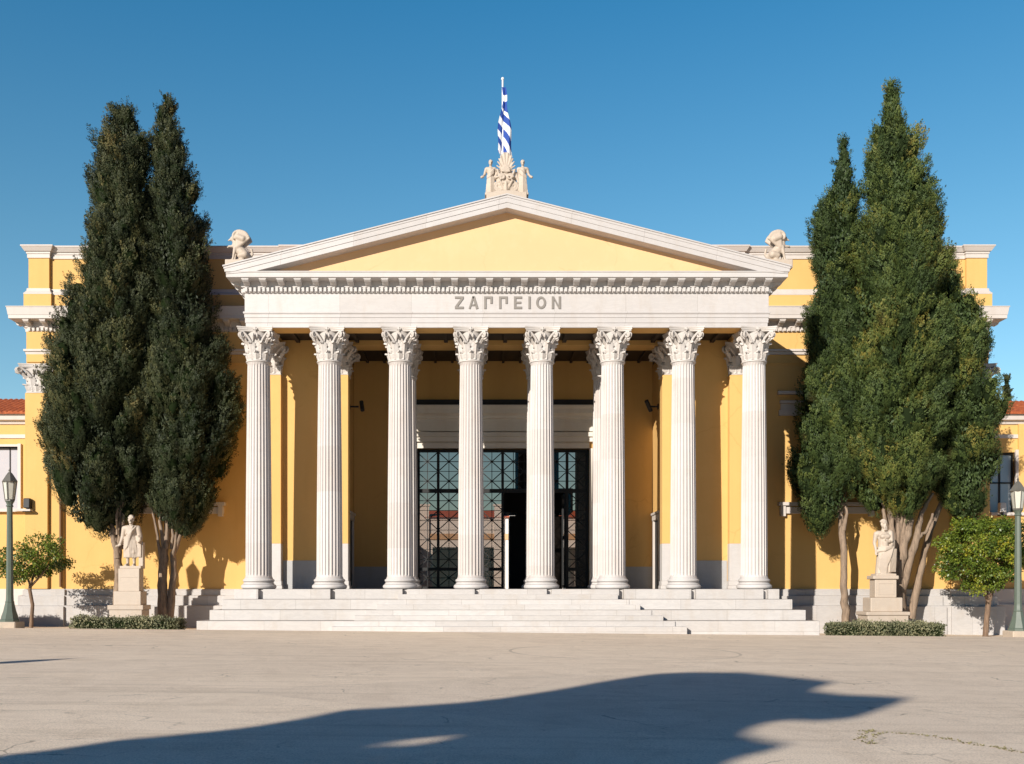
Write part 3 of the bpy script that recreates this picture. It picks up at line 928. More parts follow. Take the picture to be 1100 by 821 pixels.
# ---- glazed screen in the doorway ----------------------------------------------------------------------
def screen():
    Y = WY + .30
    x0, x1 = -3.60, 3.57
    zt = 7.24
    n = 8; cw = (x1 - x0) / n
    zr1, zr2 = PZ(527.5, Y), PZ(611.6, Y)
    mb = MB()
    for i in range(n + 1):
        w = .11 if i in (0, 1, 4, 7, 8) else .022
        if i == 0: a, b_ = x0, x0 + .13
        elif i == 8: a, b_ = x1 - .13, x1
        else: a, b_ = x0 + i * cw - w / 2, x0 + i * cw + w / 2
        d = .06 if w > .05 else .025
        if i in (5, 6):
            mb.box(a, b_, Y - d, Y + d, zr1, zt)
        else:
            mb.box(a, b_, Y - d, Y + d, FZ, zt)
    for (z, w) in ((FZ + .05, .10), (zr2, .13), (zr1, .16), (zt - .06, .12)):
        if z > zr1 - .1: mb.box(x0, x1, Y - .055, Y + .055, z - w / 2, z + w / 2)
        else:
            mb.box(x0, x0 + 4 * cw, Y - .055, Y + .055, z - w / 2, z + w / 2); mb.box(x0 + 7 * cw, x1, Y - .055, Y + .055, z - w / 2, z + w / 2)
    f = mb.build('glazed_door', M['iron'], hall)
    # lattice of crossed bars
    mb = MB()
    def strip(p, q, w=.038):
        p = Vector(p); q = Vector(q); d = (q - p).normalized(); nn = Vector((-d.y, d.x)) * w / 2
        mb.prism([tuple(p + nn), tuple(q + nn), tuple(q - nn), tuple(p - nn)], 'y', Y - .018, Y + .014)
    def cell(xa, xb, za, zb):
        strip((xa, za), (xb, zb)); strip((xa, zb), (xb, za))
        strip(((xa + xb) / 2, za), ((xa + xb) / 2, zb), .028); strip((xa, (za + zb) / 2), (xb, (za + zb) / 2), .028)
        strip((xa, zb), (xb, zb), .022)
    for i in range(n):
        xa, xb = x0 + i * cw, x0 + (i + 1) * cw
        top = zt - .1; h = (top - zr1) / 2
        for j in range(2): cell(xa, xb, zr1 + j * h, zr1 + (j + 1) * h)
        if i in (4, 5, 6): continue
        h = (zr1 - zr2) / 4
        for j in range(4): cell(xa, xb, zr2 + j * h, zr2 + (j + 1) * h)
        cell(xa, xb, FZ + .1, zr2)
    mb.build('lattice', M['iron'], f)
    mb = MB(); mb.box(x0, x1, Y + .02, Y + .03, zr1, zt); mb.box(x0, x0 + 4 * cw, Y + .02, Y + .03, FZ, zr1 - .002); mb.box(x0 + 7 * cw, x1, Y + .02, Y + .03, FZ, zr1 - .002)
    mb.build('pane', M['glass'], f)
    # the open leaf swung inwards, edge on
    mb = MB()
    xo = x0 + 7 * cw - .08
    for (a, b_) in ((Y + .08, Y + .2), (Y + 1.2, Y + 1.3)): mb.box(xo - .04, xo + .04, a, b_, FZ + .05, zr1 - .1)
    for z in (FZ + .1, 3.6, zr1 - .15): mb.box(xo - .035, xo + .035, Y + .2, Y + 1.2, z - .06, z + .06)
    mb.build('open_leaf', M['iron'], f)
    # passage through the hall behind the doors
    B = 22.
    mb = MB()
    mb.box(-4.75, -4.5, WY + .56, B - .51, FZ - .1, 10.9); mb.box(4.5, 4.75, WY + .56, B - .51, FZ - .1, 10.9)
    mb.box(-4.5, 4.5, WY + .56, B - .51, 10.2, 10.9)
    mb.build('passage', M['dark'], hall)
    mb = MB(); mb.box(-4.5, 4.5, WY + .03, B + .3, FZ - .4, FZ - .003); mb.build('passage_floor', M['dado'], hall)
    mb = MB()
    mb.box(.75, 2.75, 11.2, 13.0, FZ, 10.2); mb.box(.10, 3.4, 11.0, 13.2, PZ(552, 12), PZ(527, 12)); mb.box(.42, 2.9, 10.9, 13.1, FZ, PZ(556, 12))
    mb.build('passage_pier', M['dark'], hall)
screen()

# ------------------------------------------------------------------ courtyard building seen through the doorway
def courtyard():
    Yc = 70.
    t = thing('courtyard_building', 'white arcaded building with red roof seen through the glass doors', 'building', (0, 0, 0))
    x0, x1 = -8.4, 14.
    zt = PZ(556, Yc)
    mb = MB()
    zo = PZ(588, Yc)
    zband0, zband1 = PZ(580, Yc), PZ(573.5, Yc)
    # facade with real openings
    xs_ = [x0]; x = x0 + .9
    ops = []
    ops = [(-6.2, -3.3), (-2.6, .4), (2.7, 5.6), (6.3, 9.2)]
    prev = x0
    for (a, b_) in ops:
        mb.box(prev, a, Yc, Yc + 1., -.4, zo); prev = b_
    mb.box(prev, x1, Yc, Yc + 1., -.4, zo)
    mb.box(x0, x1, Yc, Yc + 1., zo, zband0); mb.box(x0, x1, Yc, Yc + 1., zband1, zt)
    mb.box(x0, x1, Yc + 5, Yc + 5.3, -.4, zt)
    mb.build('wall', M['white_wall'], t)
    mb = MB(); mb.box(x0 - .05, x1 + .05, Yc - .1, Yc + 1.02, zband0, zband1); mb.build('tan_band', M['tan'], t)
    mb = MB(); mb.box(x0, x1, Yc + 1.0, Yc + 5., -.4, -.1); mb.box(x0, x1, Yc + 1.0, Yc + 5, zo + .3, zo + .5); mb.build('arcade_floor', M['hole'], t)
    mb = MB()
    zr = PZ(548.5, Yc)
    mb.add([(x0 + 1.2, Yc - .4, zt), (x1, Yc - .4, zt), (x1, Yc + 5, zr + .4), (x0 + 1.2, Yc + 5, zr + .4), (x0 + 1.2, Yc + 6, zt), (x1, Yc + 6, zt)], [(0, 1, 2, 3), (3, 2, 5, 4), (0, 3, 4), (1, 5, 2)])
    mb.build('roof', M['tiles_bright'], t)
    for px in (456, 536, 552):
        mb = MB(); x = PX(px, Yc); mb.box(x - .5, x + .5, Yc - .3, Yc - .11, -.3, PZ(544, Yc)); mb.box(x - .65, x + .65, Yc - .45, Yc + .2, PZ(544, Yc), PZ(542, Yc))
        mb.build('pier', M['white_wall'], t)
    # low side range in shade
    t2 = thing('courtyard_side_range', 'low grey side range of the courtyard left of the arcaded building', 'building', (0, 0, 0))
    mb = MB(); mb.box(-16, -8.6, 40, Yc + 3, -.4, 6.2); mb.box(-16, -8.45, 39.8, Yc + 3.1, 6.2, 6.6); mb.build('wall', M['white_wall'], t2)
courtyard()

# ------------------------------------------------------------------ neighbouring low ranges with tiled roofs
def side_range(s):
    Y = 7.4
    if s < 0:
        t = thing('low_side_building', 'low yellow building with red tiled roof and white blind in its window', 'building', (0, 0, 0))
        xa, xb = -40., WL + .02
    else:
        t = thing('low_side_building', 'low yellow building with tiled roof and sky reflection painted in its window', 'building', (0, 0, 0))
        xa, xb = WR - .02, 40.
    ze = PZ(456, Y)      # underside of gutter cornice
    zg = PZ(446, Y)
    if s < 0: wx0, wx1, wz0, wz1 = PX(-45, Y), PX(20, Y), PZ(547, Y), PZ(480, Y)
    else: wx0, wx1, wz0, wz1 = PX(1062, Y), PX(1090, Y), PZ(551, Y), PZ(486, Y)
    mb = MB()
    mb.box(xa, wx0, Y, Y + .5, -.8, ze); mb.box(wx1, xb, Y, Y + .5, -.8, ze) if wx1 < xb else None
    mb.box(wx0, min(wx1, xb), Y, Y + .5, -.8, wz0); mb.box(wx0, wx1, Y, Y + .5, wz1, ze)
    mb.box(xa, xa + .5, Y + .5, Y + 9, -.8, ze); mb.box(xa, xb, Y + 8.5, Y + 9, -.8, ze)
    mb.build('wall', M['yellow'], t)
    mb = MB(); mb.mould([(xa, Y), (xb, Y)], [(-.2, ze), (.06, ze), (.10, ze + .12), (.26, ze + .16), (.30, zg), (-.2, zg)])
    mb.box(xa, xb, Y - .05, Y + .01, PZ(471, Y), PZ(467, Y))
    mb.box(xa, xb, Y - .30, Y + .01, -.8, 0.75); mb.box(xa, xb, Y - .16, Y + .01, .75, 1.42)
    mb.build('cornice', M['trim'], t)
    # corrugated tiled roof
    mb = MB(); rows = []
    zr = PZ(429.5 if s < 0 else 431.5, Y + 2.2)
    nx = int((xb - xa) / .06)
    for j, (y, z) in enumerate(((Y - .42, zg - .02), (Y - .42, zg + .05), (Y + 2.2, zr), (Y + 2.3, zr - .1))):
        rows.append([(xa + i * .06, y, z + (.055 * abs(math.sin(PI * i * .06 / .24)) if 0 < j else 0)) for i in range(nx + 1)])
    mb.grid(rows)
    mb.grid([[(xa, Y + 2.25, zr - .02), (xb, Y + 2.25, zr - .02)], [(xa, Y + 9.2, zg), (xb, Y + 9.2, zg)]])
    mb.build('roof', M['tiles'], t, smooth=30)
    # window
    mb = MB(); fw = .10
    if s < 0:
        mb.box(wx1, wx1 + .13, Y - .10, Y + .1, wz0, wz1 + .12); mb.box(wx0, wx1, Y - .05, Y + .1, wz1, wz1 + .1)
    else:
        mb.box(wx1, wx1 + .14, Y - .10, Y + .1, wz0, wz1 + .1)
    mb.box(wx0, wx1 + .5, Y - .24, Y + .02, wz0 - .13, wz0)
    wi = mb.build('window', M['trim'], t)
    mb = MB(); mb.box(wx0, wx1, Y + .22, Y + .26, wz0, wz1); mb.build('pane', M['curtain'] if s < 0 else M['winglass'], wi)
    mb = MB()
    if s < 0:
        for px in (-22, 8.3): mb.box(PX(px, Y) - .02, PX(px, Y) + .02, Y + .19, Y + .215, wz0, wz1)
        mb.box(wx1 - .07, wx1, Y + .12, Y + .215, wz0, wz1)
        mb.box(wx0, wx1, Y + .1, Y + .215, wz1 - .05, wz1)
    else:
        mb.box(PX(1076, Y) - .035, PX(1076, Y) + .035, Y + .17, Y + .215, wz0, wz1); mb.box(wx0, wx1, Y + .17, Y + .215, PZ(518.5, Y) - .03, PZ(518.5, Y) + .03)
        mb.box(wx1 - .06, wx1, Y + .12, Y + .215, wz0, wz1); mb.box(wx0, wx1, Y + .14, Y + .215, wz1 - .1, wz1)
    mb.build('window_frame', M['iron'], wi)
    if s > 0:
        mb = MB(); xq = PX(1093, Y); mb.box(xq, xq + 1.2, Y - .12, Y + .02, 1.42, ze); mb.build('pilaster', M['yellow'], t)
side_range(-1); side_range(1)

# ------------------------------------------------------------------ foliage
rng = np.random.default_rng(11)
def leaf_mesh(name, centers, dirs, normals, length, width, tone, mat, parent=None, loc=None):
    """kite shaped leaves: base, two shoulders, tip"""
    n = len(centers)
    dirs = dirs / np.linalg.norm(dirs, axis=1, keepdims=True)
    side = np.cross(dirs, normals); side /= (np.linalg.norm(side, axis=1, keepdims=True) + 1e-9)
    L = length[:, None]; W = width[:, None]
    v = np.empty((n, 4, 3), np.float32)
    v[:, 0] = centers - dirs * L * .45
    v[:, 1] = centers + side * W * .5
    v[:, 2] = centers + dirs * L * .55
    v[:, 3] = centers - side * W * .5
    me = bpy.data.meshes.new(name)
    me.vertices.add(n * 4); me.loops.add(n * 4); me.polygons.add(n)
    me.vertices.foreach_set('co', v.reshape(-1))
    me.loops.foreach_set('vertex_index', np.arange(n * 4, dtype=np.int32))
    me.polygons.foreach_set('loop_start', np.arange(0, n * 4, 4, dtype=np.int32))
    me.polygons.foreach_set('loop_total', np.full(n, 4, np.int32))
    at = me.attributes.new('tone', 'FLOAT', 'POINT')
    at.data.foreach_set('value', np.repeat(np.clip(tone, 0, 1), 4).astype(np.float32))
    me.materials.append(mat)
    me.update(); me.validate()
    o = bpy.data.objects.new(name, me); COL.objects.link(o)
    if parent: o.parent = parent
    if loc: o.location = loc
    return o

def unit(n):
    a = rng.normal(size=(n, 3)); return a / np.linalg.norm(a, axis=1, keepdims=True)

def cypress(name, label, rows, Y, mat, base_px, limbs, ry_max=1.75, lobes_per_m2=2.0, leaves=270, leaf_k=1., tone_mid=.42, group='tall cypresses flanking the portico', lob=(.28, .60), seed=1):
    """rows: (y_px, left_px, right_px) of the crown's outline, top to bottom"""
    r_ = np.random.default_rng(seed)
    bx, bz = PX(base_px[0], Y), None
    t = thing(name, label, 'tree', (bx, Y, gz(bx, Y)), group)
    ox, oy, oz = t.location
    rows = [(PZ(y, Y) - oz, PX(a, Y) - bx, PX(b_, Y) - bx) for (y, a, b_) in rows][::-1]
    zs = np.array([r[0] for r in rows]); ls = np.array([r[1] for r in rows]); rs = np.array([r[2] for r in rows])
    def sec(z):
        l = np.interp(z, zs, ls); q = np.interp(z, zs, rs)
        return (l + q) / 2, (q - l) / 2
    z0, z1 = zs[0], zs[-1]
    # billows over the surface, each made of many small upright tufts
    zz = np.linspace(z0, z1, 200); c, rad = sec(zz)
    area = np.trapz(2 * PI * rad, zz)
    nl = int(area * lobes_per_m2)
    pdf = rad + .12; cdf = np.cumsum(pdf); cdf /= cdf[-1]
    zl = np.interp(r_.random(nl), cdf, zz)
    ntop = 14
    zl = np.concatenate([zl, z1 - .12 - r_.random(ntop) * 1.5]); nl += ntop
    th = r_.random(nl) * 2 * PI
    cl, rl = sec(zl)
    lr = r_.uniform(lob[0], lob[1], nl) * np.clip(rl / 1.1, .26, 1)
    lh = lr * r_.uniform(1.5, 2.4, nl)
    depth = r_.choice([0., .10, .26, .42], nl, p=[.56, .22, .14, .08]) + r_.uniform(-.03, .03, nl)
    k = np.maximum(rl - lr * .95, rl * .2) * (1 - depth) + r_.normal(0, .03, nl) * rl * .4
    g_ = np.sin(th * 4 + zl * .9 + seed) * np.sin(zl * 1.5 + th * 2 + seed * 2) + .5 * np.sin(th * 9 + zl * 2.3)
    k *= 1 - .13 * np.clip(g_, 0, 1)
    k[-ntop:] *= .4
    ryl = np.minimum(rl, ry_max) / np.maximum(rl, 1e-3)
    cen = np.stack([cl + np.cos(th) * k, np.sin(th) * k * ryl, zl], 1)
    out = np.stack([np.cos(th), np.sin(th), np.zeros(nl)], 1)
    axis_ = np.array([0, 0, 1.]) + out * r_.uniform(.05, .5, nl)[:, None] + r_.normal(0, .12, (nl, 3))
    axis_ /= np.linalg.norm(axis_, axis=1, keepdims=True)
    ltone = np.clip(tone_mid + r_.normal(0, .17, nl) + (r_.random(nl) > .95) * .3, 0, 1)
    m = np.maximum(8, (leaves / 4.8 * (lr / .40) ** 2)).astype(int)
    it = np.repeat(np.arange(nl), m); nt_ = len(it)
    s = r_.normal(size=(nt_, 3)); s /= np.linalg.norm(s, axis=1, keepdims=True)
    flip = (s * out[it]).sum(1) < -.2
    s[flip] *= -1
    a = axis_[it]; rr = r_.uniform(.78, 1.04, nt_)
    lat = s.copy(); lat[:, 2] = 0
    tbase = cen[it] + a * (s[:, 2:3] * (lh[it] * rr)[:, None]) + lat * (lr[it] * rr)[:, None]
    tdir = a * r_.uniform(.8, 1.2, nt_)[:, None] + lat * .7 + r_.normal(0, .25, (nt_, 3))
    tdir /= np.linalg.norm(tdir, axis=1, keepdims=True)
    tlen = r_.uniform(.18, .40, nt_); trad = tlen * r_.uniform(.20, .32, nt_)
    ttone = ltone[it] + r_.normal(0, .09, nt_) + s[:, 2] * .06
    per = 30
    idx = np.repeat(np.arange(nt_), per); n = len(idx)
    it_idx = idx
    u = r_.random(n)
    q = r_.normal(size=(n, 3)); q -= tdir[idx] * (q * tdir[idx]).sum(1, keepdims=True); q /= np.linalg.norm(q, axis=1, keepdims=True) + 1e-9
    w_ = np.sin(PI * np.clip(u * .8 + .18, 0, 1))
    pos = tbase[idx] + tdir[idx] * ((u - .3) * tlen[idx])[:, None] + q * (trad[idx] * w_ * r_.uniform(.5, 1.1, n))[:, None]
    d = tdir[idx] + q * .4 + r_.normal(0, .16, (n, 3)); d -= s[it_idx] * (d * s[it_idx]).sum(1, keepdims=True) * .6
    nrm = s[it_idx] * 1.3 + q * .32 + r_.normal(0, .16, (n, 3))
    ln = r_.uniform(.04, .085, n) * leaf_k; wd = ln * r_.uniform(.3, .48, n)
    tone = ttone[idx] + r_.normal(0, .07, n) + (u - .5) * .12
    # deeper, sparser sprays that close the crown, toned darker to paint shade in the gaps
    n2 = int(area * 200)
    zi = np.interp(r_.random(n2), cdf, zz); zi = np.minimum(zi, z1 - .6); ci, ri = sec(zi); ti = r_.random(n2) * 2 * PI; ki = ri * r_.uniform(.35, .78, n2)
    yi = np.minimum(ri, ry_max) / np.maximum(ri, 1e-3)
    p2 = np.stack([ci + np.cos(ti) * ki, np.sin(ti) * ki * yi, zi], 1)
    d2 = np.array([0, 0, 1.]) + r_.normal(0, .5, (n2, 3)); m2 = np.stack([np.cos(ti), np.sin(ti), 0 * ti], 1) + r_.normal(0, .6, (n2, 3))
    l2 = r_.uniform(.09, .2, n2)
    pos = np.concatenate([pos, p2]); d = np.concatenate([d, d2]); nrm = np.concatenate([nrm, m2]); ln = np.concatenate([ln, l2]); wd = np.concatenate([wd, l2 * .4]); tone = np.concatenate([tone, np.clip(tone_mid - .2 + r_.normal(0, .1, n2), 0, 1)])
    # keep leaves clear of the hall's wall behind
    ok = pos[:, 1] + oy < WY - .15
    cr = leaf_mesh('crown', pos[ok], d[ok], nrm[ok], ln[ok], wd[ok], tone[ok], mat, t)
    # a ragged inner mass of twigs
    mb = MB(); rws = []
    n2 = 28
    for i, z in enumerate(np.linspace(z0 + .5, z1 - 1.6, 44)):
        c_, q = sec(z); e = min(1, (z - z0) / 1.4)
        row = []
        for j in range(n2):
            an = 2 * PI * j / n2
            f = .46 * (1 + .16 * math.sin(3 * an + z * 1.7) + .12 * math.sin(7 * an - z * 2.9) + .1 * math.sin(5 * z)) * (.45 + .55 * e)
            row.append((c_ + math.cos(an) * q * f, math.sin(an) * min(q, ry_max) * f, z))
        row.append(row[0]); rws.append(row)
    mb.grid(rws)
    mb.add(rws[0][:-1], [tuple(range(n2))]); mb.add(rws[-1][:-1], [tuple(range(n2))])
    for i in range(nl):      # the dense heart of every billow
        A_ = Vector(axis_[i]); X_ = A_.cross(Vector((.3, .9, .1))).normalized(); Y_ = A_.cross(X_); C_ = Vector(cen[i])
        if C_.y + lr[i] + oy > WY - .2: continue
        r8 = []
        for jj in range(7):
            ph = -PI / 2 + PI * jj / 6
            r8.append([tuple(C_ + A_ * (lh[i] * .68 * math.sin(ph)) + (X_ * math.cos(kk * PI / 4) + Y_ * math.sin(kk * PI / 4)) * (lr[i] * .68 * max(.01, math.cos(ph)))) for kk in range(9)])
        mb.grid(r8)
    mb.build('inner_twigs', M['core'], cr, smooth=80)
    # trunk and limbs
    mb = MB()
    for (pts, rad_) in limbs:
        q = [(PX(p[0], Y) - bx, (p[2] if len(p) > 2 else 0), PZ(p[1], Y) - oz) for p in pts]
        # resample with a little wander
        pp = []; rr2 = []
        for i in range(len(q) - 1):
            for u in np.linspace(0, 1, 5)[:-1]:
                w = .02 if 0 < i + u else 0
                pp.append(tuple(q[i][c] + (q[i + 1][c] - q[i][c]) * u + r_.normal(0, w) for c in range(3)))
                rr2.append((rad_[i] + (rad_[i + 1] - rad_[i]) * u) * r_.uniform(.9, 1.12))
        pp.append(q[-1]); rr2.append(rad_[-1])
        mb.tube(pp, rr2, 9)
    mb.build('trunk', M['bark'], t, smooth=70)
    return t

A_rows = [(117, 131, 138), (124, 119, 150), (135, 117, 152), (150, 113, 158), (180, 104, 163), (220, 98, 166), (260, 90, 168), (300, 84, 171), (340, 76, 172), (370, 65, 172), (400, 52, 172), (440, 43, 172), (480, 42, 172), (510, 52, 170), (530, 60, 165), (548, 66, 150), (560, 78, 100)]
B_rows = [(101, 175, 182), (106, 169, 188), (118, 168, 189), (127, 165, 188), (145, 163, 196), (170, 163, 204), (200, 160, 212), (240, 158, 222), (280, 158, 227), (320, 158, 232), (360, 155, 237), (400, 152, 246), (422, 150, 257), (452, 150, 258), (480, 150, 250), (510, 152, 243), (535, 155, 232), (555, 160, 220), (568, 185, 210)]
C_rows = [(149, 905, 908), (165, 901, 913), (197, 890, 920), (233, 875, 924), (260, 870, 923), (285, 872, 921), (310, 869, 919), (340, 867, 916), (380, 866, 915), (410, 862, 916), (440, 858, 918), (468, 853, 920), (510, 848, 922), (535, 850, 918), (555, 856, 905), (570, 866, 884)]
D_rows = [(87, 952, 956), (102, 949, 967), (128, 946, 971), (141, 938, 982), (169, 933, 988), (199, 931, 996), (233, 926, 1007), (264, 921, 1012), (292, 914, 1012), (319, 906, 1014), (353, 897, 1016), (400, 891, 1016), (440, 886, 1016), (480, 886, 1014), (505, 892, 1010), (522, 905, 1004), (540, 925, 990)]
E_rows = [(266, 1017, 1021), (285, 1008, 1026), (310, 1004, 1034), (330, 1002, 1050), (360, 1001, 1060), (395, 1000, 1064), (420, 1000, 1074), (446, 1000, 1078), (476, 1000, 1080), (505, 1000, 1074), (527, 1003, 1066), (545, 1012, 1062), (560, 1026, 1052)]
cypress('cypress_tree', 'broad dark cypress with a rounded top beside the robed statue holding a scroll', A_rows, 3.2, M['cyp_dark'], (127, 665),
        [([(127, 668), (128, 620), (126, 590), (122, 570), (110, 535)], [.24, .17, .15, .10, .06]), ([(127, 600, -.05), (122, 575, -.1), (118, 545), (114, 510)], [.14, .09, .07, .05]),
         ([(127, 600), (130, 570, -.1), (130, 530)], [.13, .09, .06]), ([(129, 585), (134, 560, -.15), (133, 520)], [.09, .06, .05]), ([(128, 590, .2), (128, 540, .2), (128, 300), (132, 150)], [.14, .13, .10, .03]),
         ([(124, 580, -.1), (113, 562, -.1), (104, 545)], [.06, .045, .035]), ([(129, 575, -.3), (128, 548, -.3), (128, 535, -.2)], [.05, .045, .03])], seed=3, tone_mid=.40)
cypress('cypress_tree', 'dark cypress with a narrow knobbed tip leaning beside the pale robed statue', B_rows, 3.5, M['cyp_dark'], (178, 665),
        [([(176, 668), (174, 630), (176, 600), (178, 575)], [.24, .19, .17, .15]), ([(182, 668), (186, 625), (187, 595), (196, 565), (200, 545)], [.16, .13, .12, .07, .05]), ([(174, 605, -.1), (170, 575, -.1), (163, 545)], [.08, .05, .04]),
         ([(177, 590, -.1), (173, 560, -.1), (172, 530)], [.08, .06, .05]), ([(180, 590, -.15), (181, 560, -.15), (182, 530)], [.08, .06, .05]), ([(186, 600, -.1), (191, 575, -.1), (196, 550)], [.07, .05, .04]),
         ([(184, 590), (187, 560, -.1), (189, 530)], [.07, .05, .04]), ([(178, 580, .2), (180, 400, .1), (178, 130)], [.15, .10, .03])], seed=5, tone_mid=.36)
cypress('cypress_tree', 'slim cypress on a bare straight trunk nearest the portico and its shadow', C_rows, 3.9, M['cyp_green'], (907, 665),
        [([(908, 670), (907, 640), (906, 600), (905, 565)], [.15, .14, .135, .12]), ([(905, 575), (901, 555), (900, 540)], [.07, .05, .04]), ([(906, 570, -.05), (908, 552, -.1), (909, 538), (908, 525)], [.08, .06, .04, .02]),
         ([(905, 570, .1), (900, 450, .1), (905, 170)], [.12, .09, .02])], ry_max=1.35, seed=7, tone_mid=.30)
cypress('cypress_tree', 'tallest and broadest cypress above the many limbed trunk behind the bearded statue', D_rows, 3.1, M['cyp_green'], (965, 660),
        [([(965, 668, .1), (964, 635), (962, 610)], [.32, .28, .26]), ([(966, 640), (975, 605, -.1), (985, 570, -.1), (990, 550), (1002, 530)], [.18, .15, .12, .09, .06]), ([(985, 578, -.15), (994, 572, -.1), (1002, 552)], [.07, .06, .05]),
         ([(963, 620, -.1), (968, 590, -.2), (975, 560, -.2), (978, 535)], [.20, .18, .15, .11]), ([(961, 615, -.1), (957, 575, -.2), (955, 540)], [.14, .11, .08]), ([(962, 610), (962, 570, -.2), (964, 530), (966, 515)], [.13, .10, .08, .06]),
         ([(966, 590, -.1), (969, 560, -.25), (972, 535), (968, 520)], [.10, .07, .06, .05]), ([(960, 610), (952, 580, -.1), (950, 550), (946, 530)], [.13, .10, .07, .05]), ([(963, 600), (966, 555, -.3), (968, 530, -.2)], [.07, .06, .05]),
         ([(963, 615, .3), (960, 400, .2), (956, 110)], [.24, .16, .03])], ry_max=1.9, seed=9, tone_mid=.50)
cypress('cypress_tree', 'shorter bushy cypress with a ragged top by the corner of the hall', E_rows, 3.7, M['cyp_green'], (985, 660),
        [([(980, 665, .1), (988, 620, .1), (1000, 570, .1), (1015, 530)], [.17, .14, .12, .10]), ([(1013, 540), (1025, 450), (1020, 280)], [.1, .07, .02])], ry_max=1.35, seed=13, tone_mid=.46, lob=(.2, .42))

# a far cypress behind the tiled roof
def far_cypress():
    Yf = 32.
    rows = [(405, 1081, 1083), (414, 1079, 1085), (424, 1077.5, 1087), (440, 1077, 1088), (470, 1078, 1088)]
    cypress('cypress_tree', 'small distant cypress rising behind the tiled roof', rows, Yf, M['cyp_dark'], (1082, 655), [([(1082, 650), (1082, 470)], [.2, .15])], ry_max=5, lobes_per_m2=1.6, leaves=90, leaf_k=1.8, group='distant trees', seed=17)
_wy = WY; WY = 1e3
far_cypress()
WY = _wy

# ---- orange trees -----------------------------------------------------------------------------
def orange_tree(label, Y, base_px, crown, limbs, n_lobes, seed, shift=.0, lobe=(.16, .30), dens=150):
    r_ = np.random.default_rng(seed)
    bx = PX(base_px, Y); t = thing('orange_tree', label, 'tree', (bx, Y, gz(bx, Y)), 'clipped orange trees by the lamps')
    oz = t.location[2]
    cx, cz, rx, rz = crown
    cX, cZ = PX(cx, Y) - bx, PZ(cz, Y) - oz; s = (Y + 35) / FPX
    RX, RZ = rx * s, rz * s; RYY = RX * .92
    u = r_.normal(size=(n_lobes, 3)); u /= np.linalg.norm(u, axis=1, keepdims=True)
    q = r_.uniform(.35, .95, n_lobes) ** .5
    lr = r_.uniform(*lobe, n_lobes)
    sc3 = np.array([RX, RYY, RZ])
    cen = u * (sc3 - .2) * q[:, None] + np.array([cX, 0, cZ])
    cen[:, 2] += .12 * np.sin(cen[:, 0] * 3.1)
    m = (dens * (lr / .23) ** 2).astype(int); idx = np.repeat(np.arange(n_lobes), m); n = len(idx)
    v = r_.normal(size=(n, 3)); v /= np.linalg.norm(v, axis=1, keepdims=True)
    pos = cen[idx] + v * (lr[idx] * r_.uniform(.45, 1.15, n))[:, None] * np.array([1.15, 1.15, .85])
    d = v * .8 + np.array([0, 0, -.25]) + r_.normal(0, .5, (n, 3))
    nrm = v * .5 + np.array([0, 0, .7]) + r_.normal(0, .5, (n, 3))
    ln = r_.uniform(.07, .13, n); wd = ln * r_.uniform(.45, .6, n)
    lt = np.clip(.38 + r_.normal(0, .2, n_lobes) + shift + .12 * u[:, 2] * 0, 0, 1)
    leaf_mesh('crown', pos, d, nrm, ln, wd, lt[idx] + r_.normal(0, .13, n), M['orange_leaf'], t)
    mb = MB()
    for (pts, rad_) in limbs:
        mb.tube([(PX(p[0], Y) - bx, (p[2] if len(p) > 2 else 0), PZ(p[1], Y) - oz) for p in pts], rad_, 8)
    mb.build('trunk', M['bark_dark'], t, smooth=60)
    return t
orange_tree('small orange tree with a wavy trunk and loose crown by the lamp', 2.5, 33, (36, 600, 43, 31),
            [([(33, 682), (34, 665), (35, 650), (32, 634), (33, 626)], [.085, .075, .07, .07, .065]), ([(33, 630), (42, 622, -.1), (55, 608, -.2)], [.05, .04, .02]), ([(33, 630), (26, 612), (18, 598)], [.05, .035, .02]), ([(33, 628), (38, 605, .2), (42, 585)], [.05, .03, .02])], 50, 21, .06, (.17, .36), 115)
orange_tree('larger orange tree with a dense yellow green crown and forked trunk', 2.3, 1059, (1053, 594, 54, 48),
            [([(1058, 690), (1060, 665), (1062, 645)], [.11, .10, .10]), ([(1062, 648), (1056, 630), (1045, 605)], [.08, .06, .03]), ([(1062, 648), (1068, 628), (1078, 600)], [.08, .06, .03]), ([(1062, 648), (1061, 610, .3), (1060, 575)], [.06, .05, .02])], 210, 23, .14)

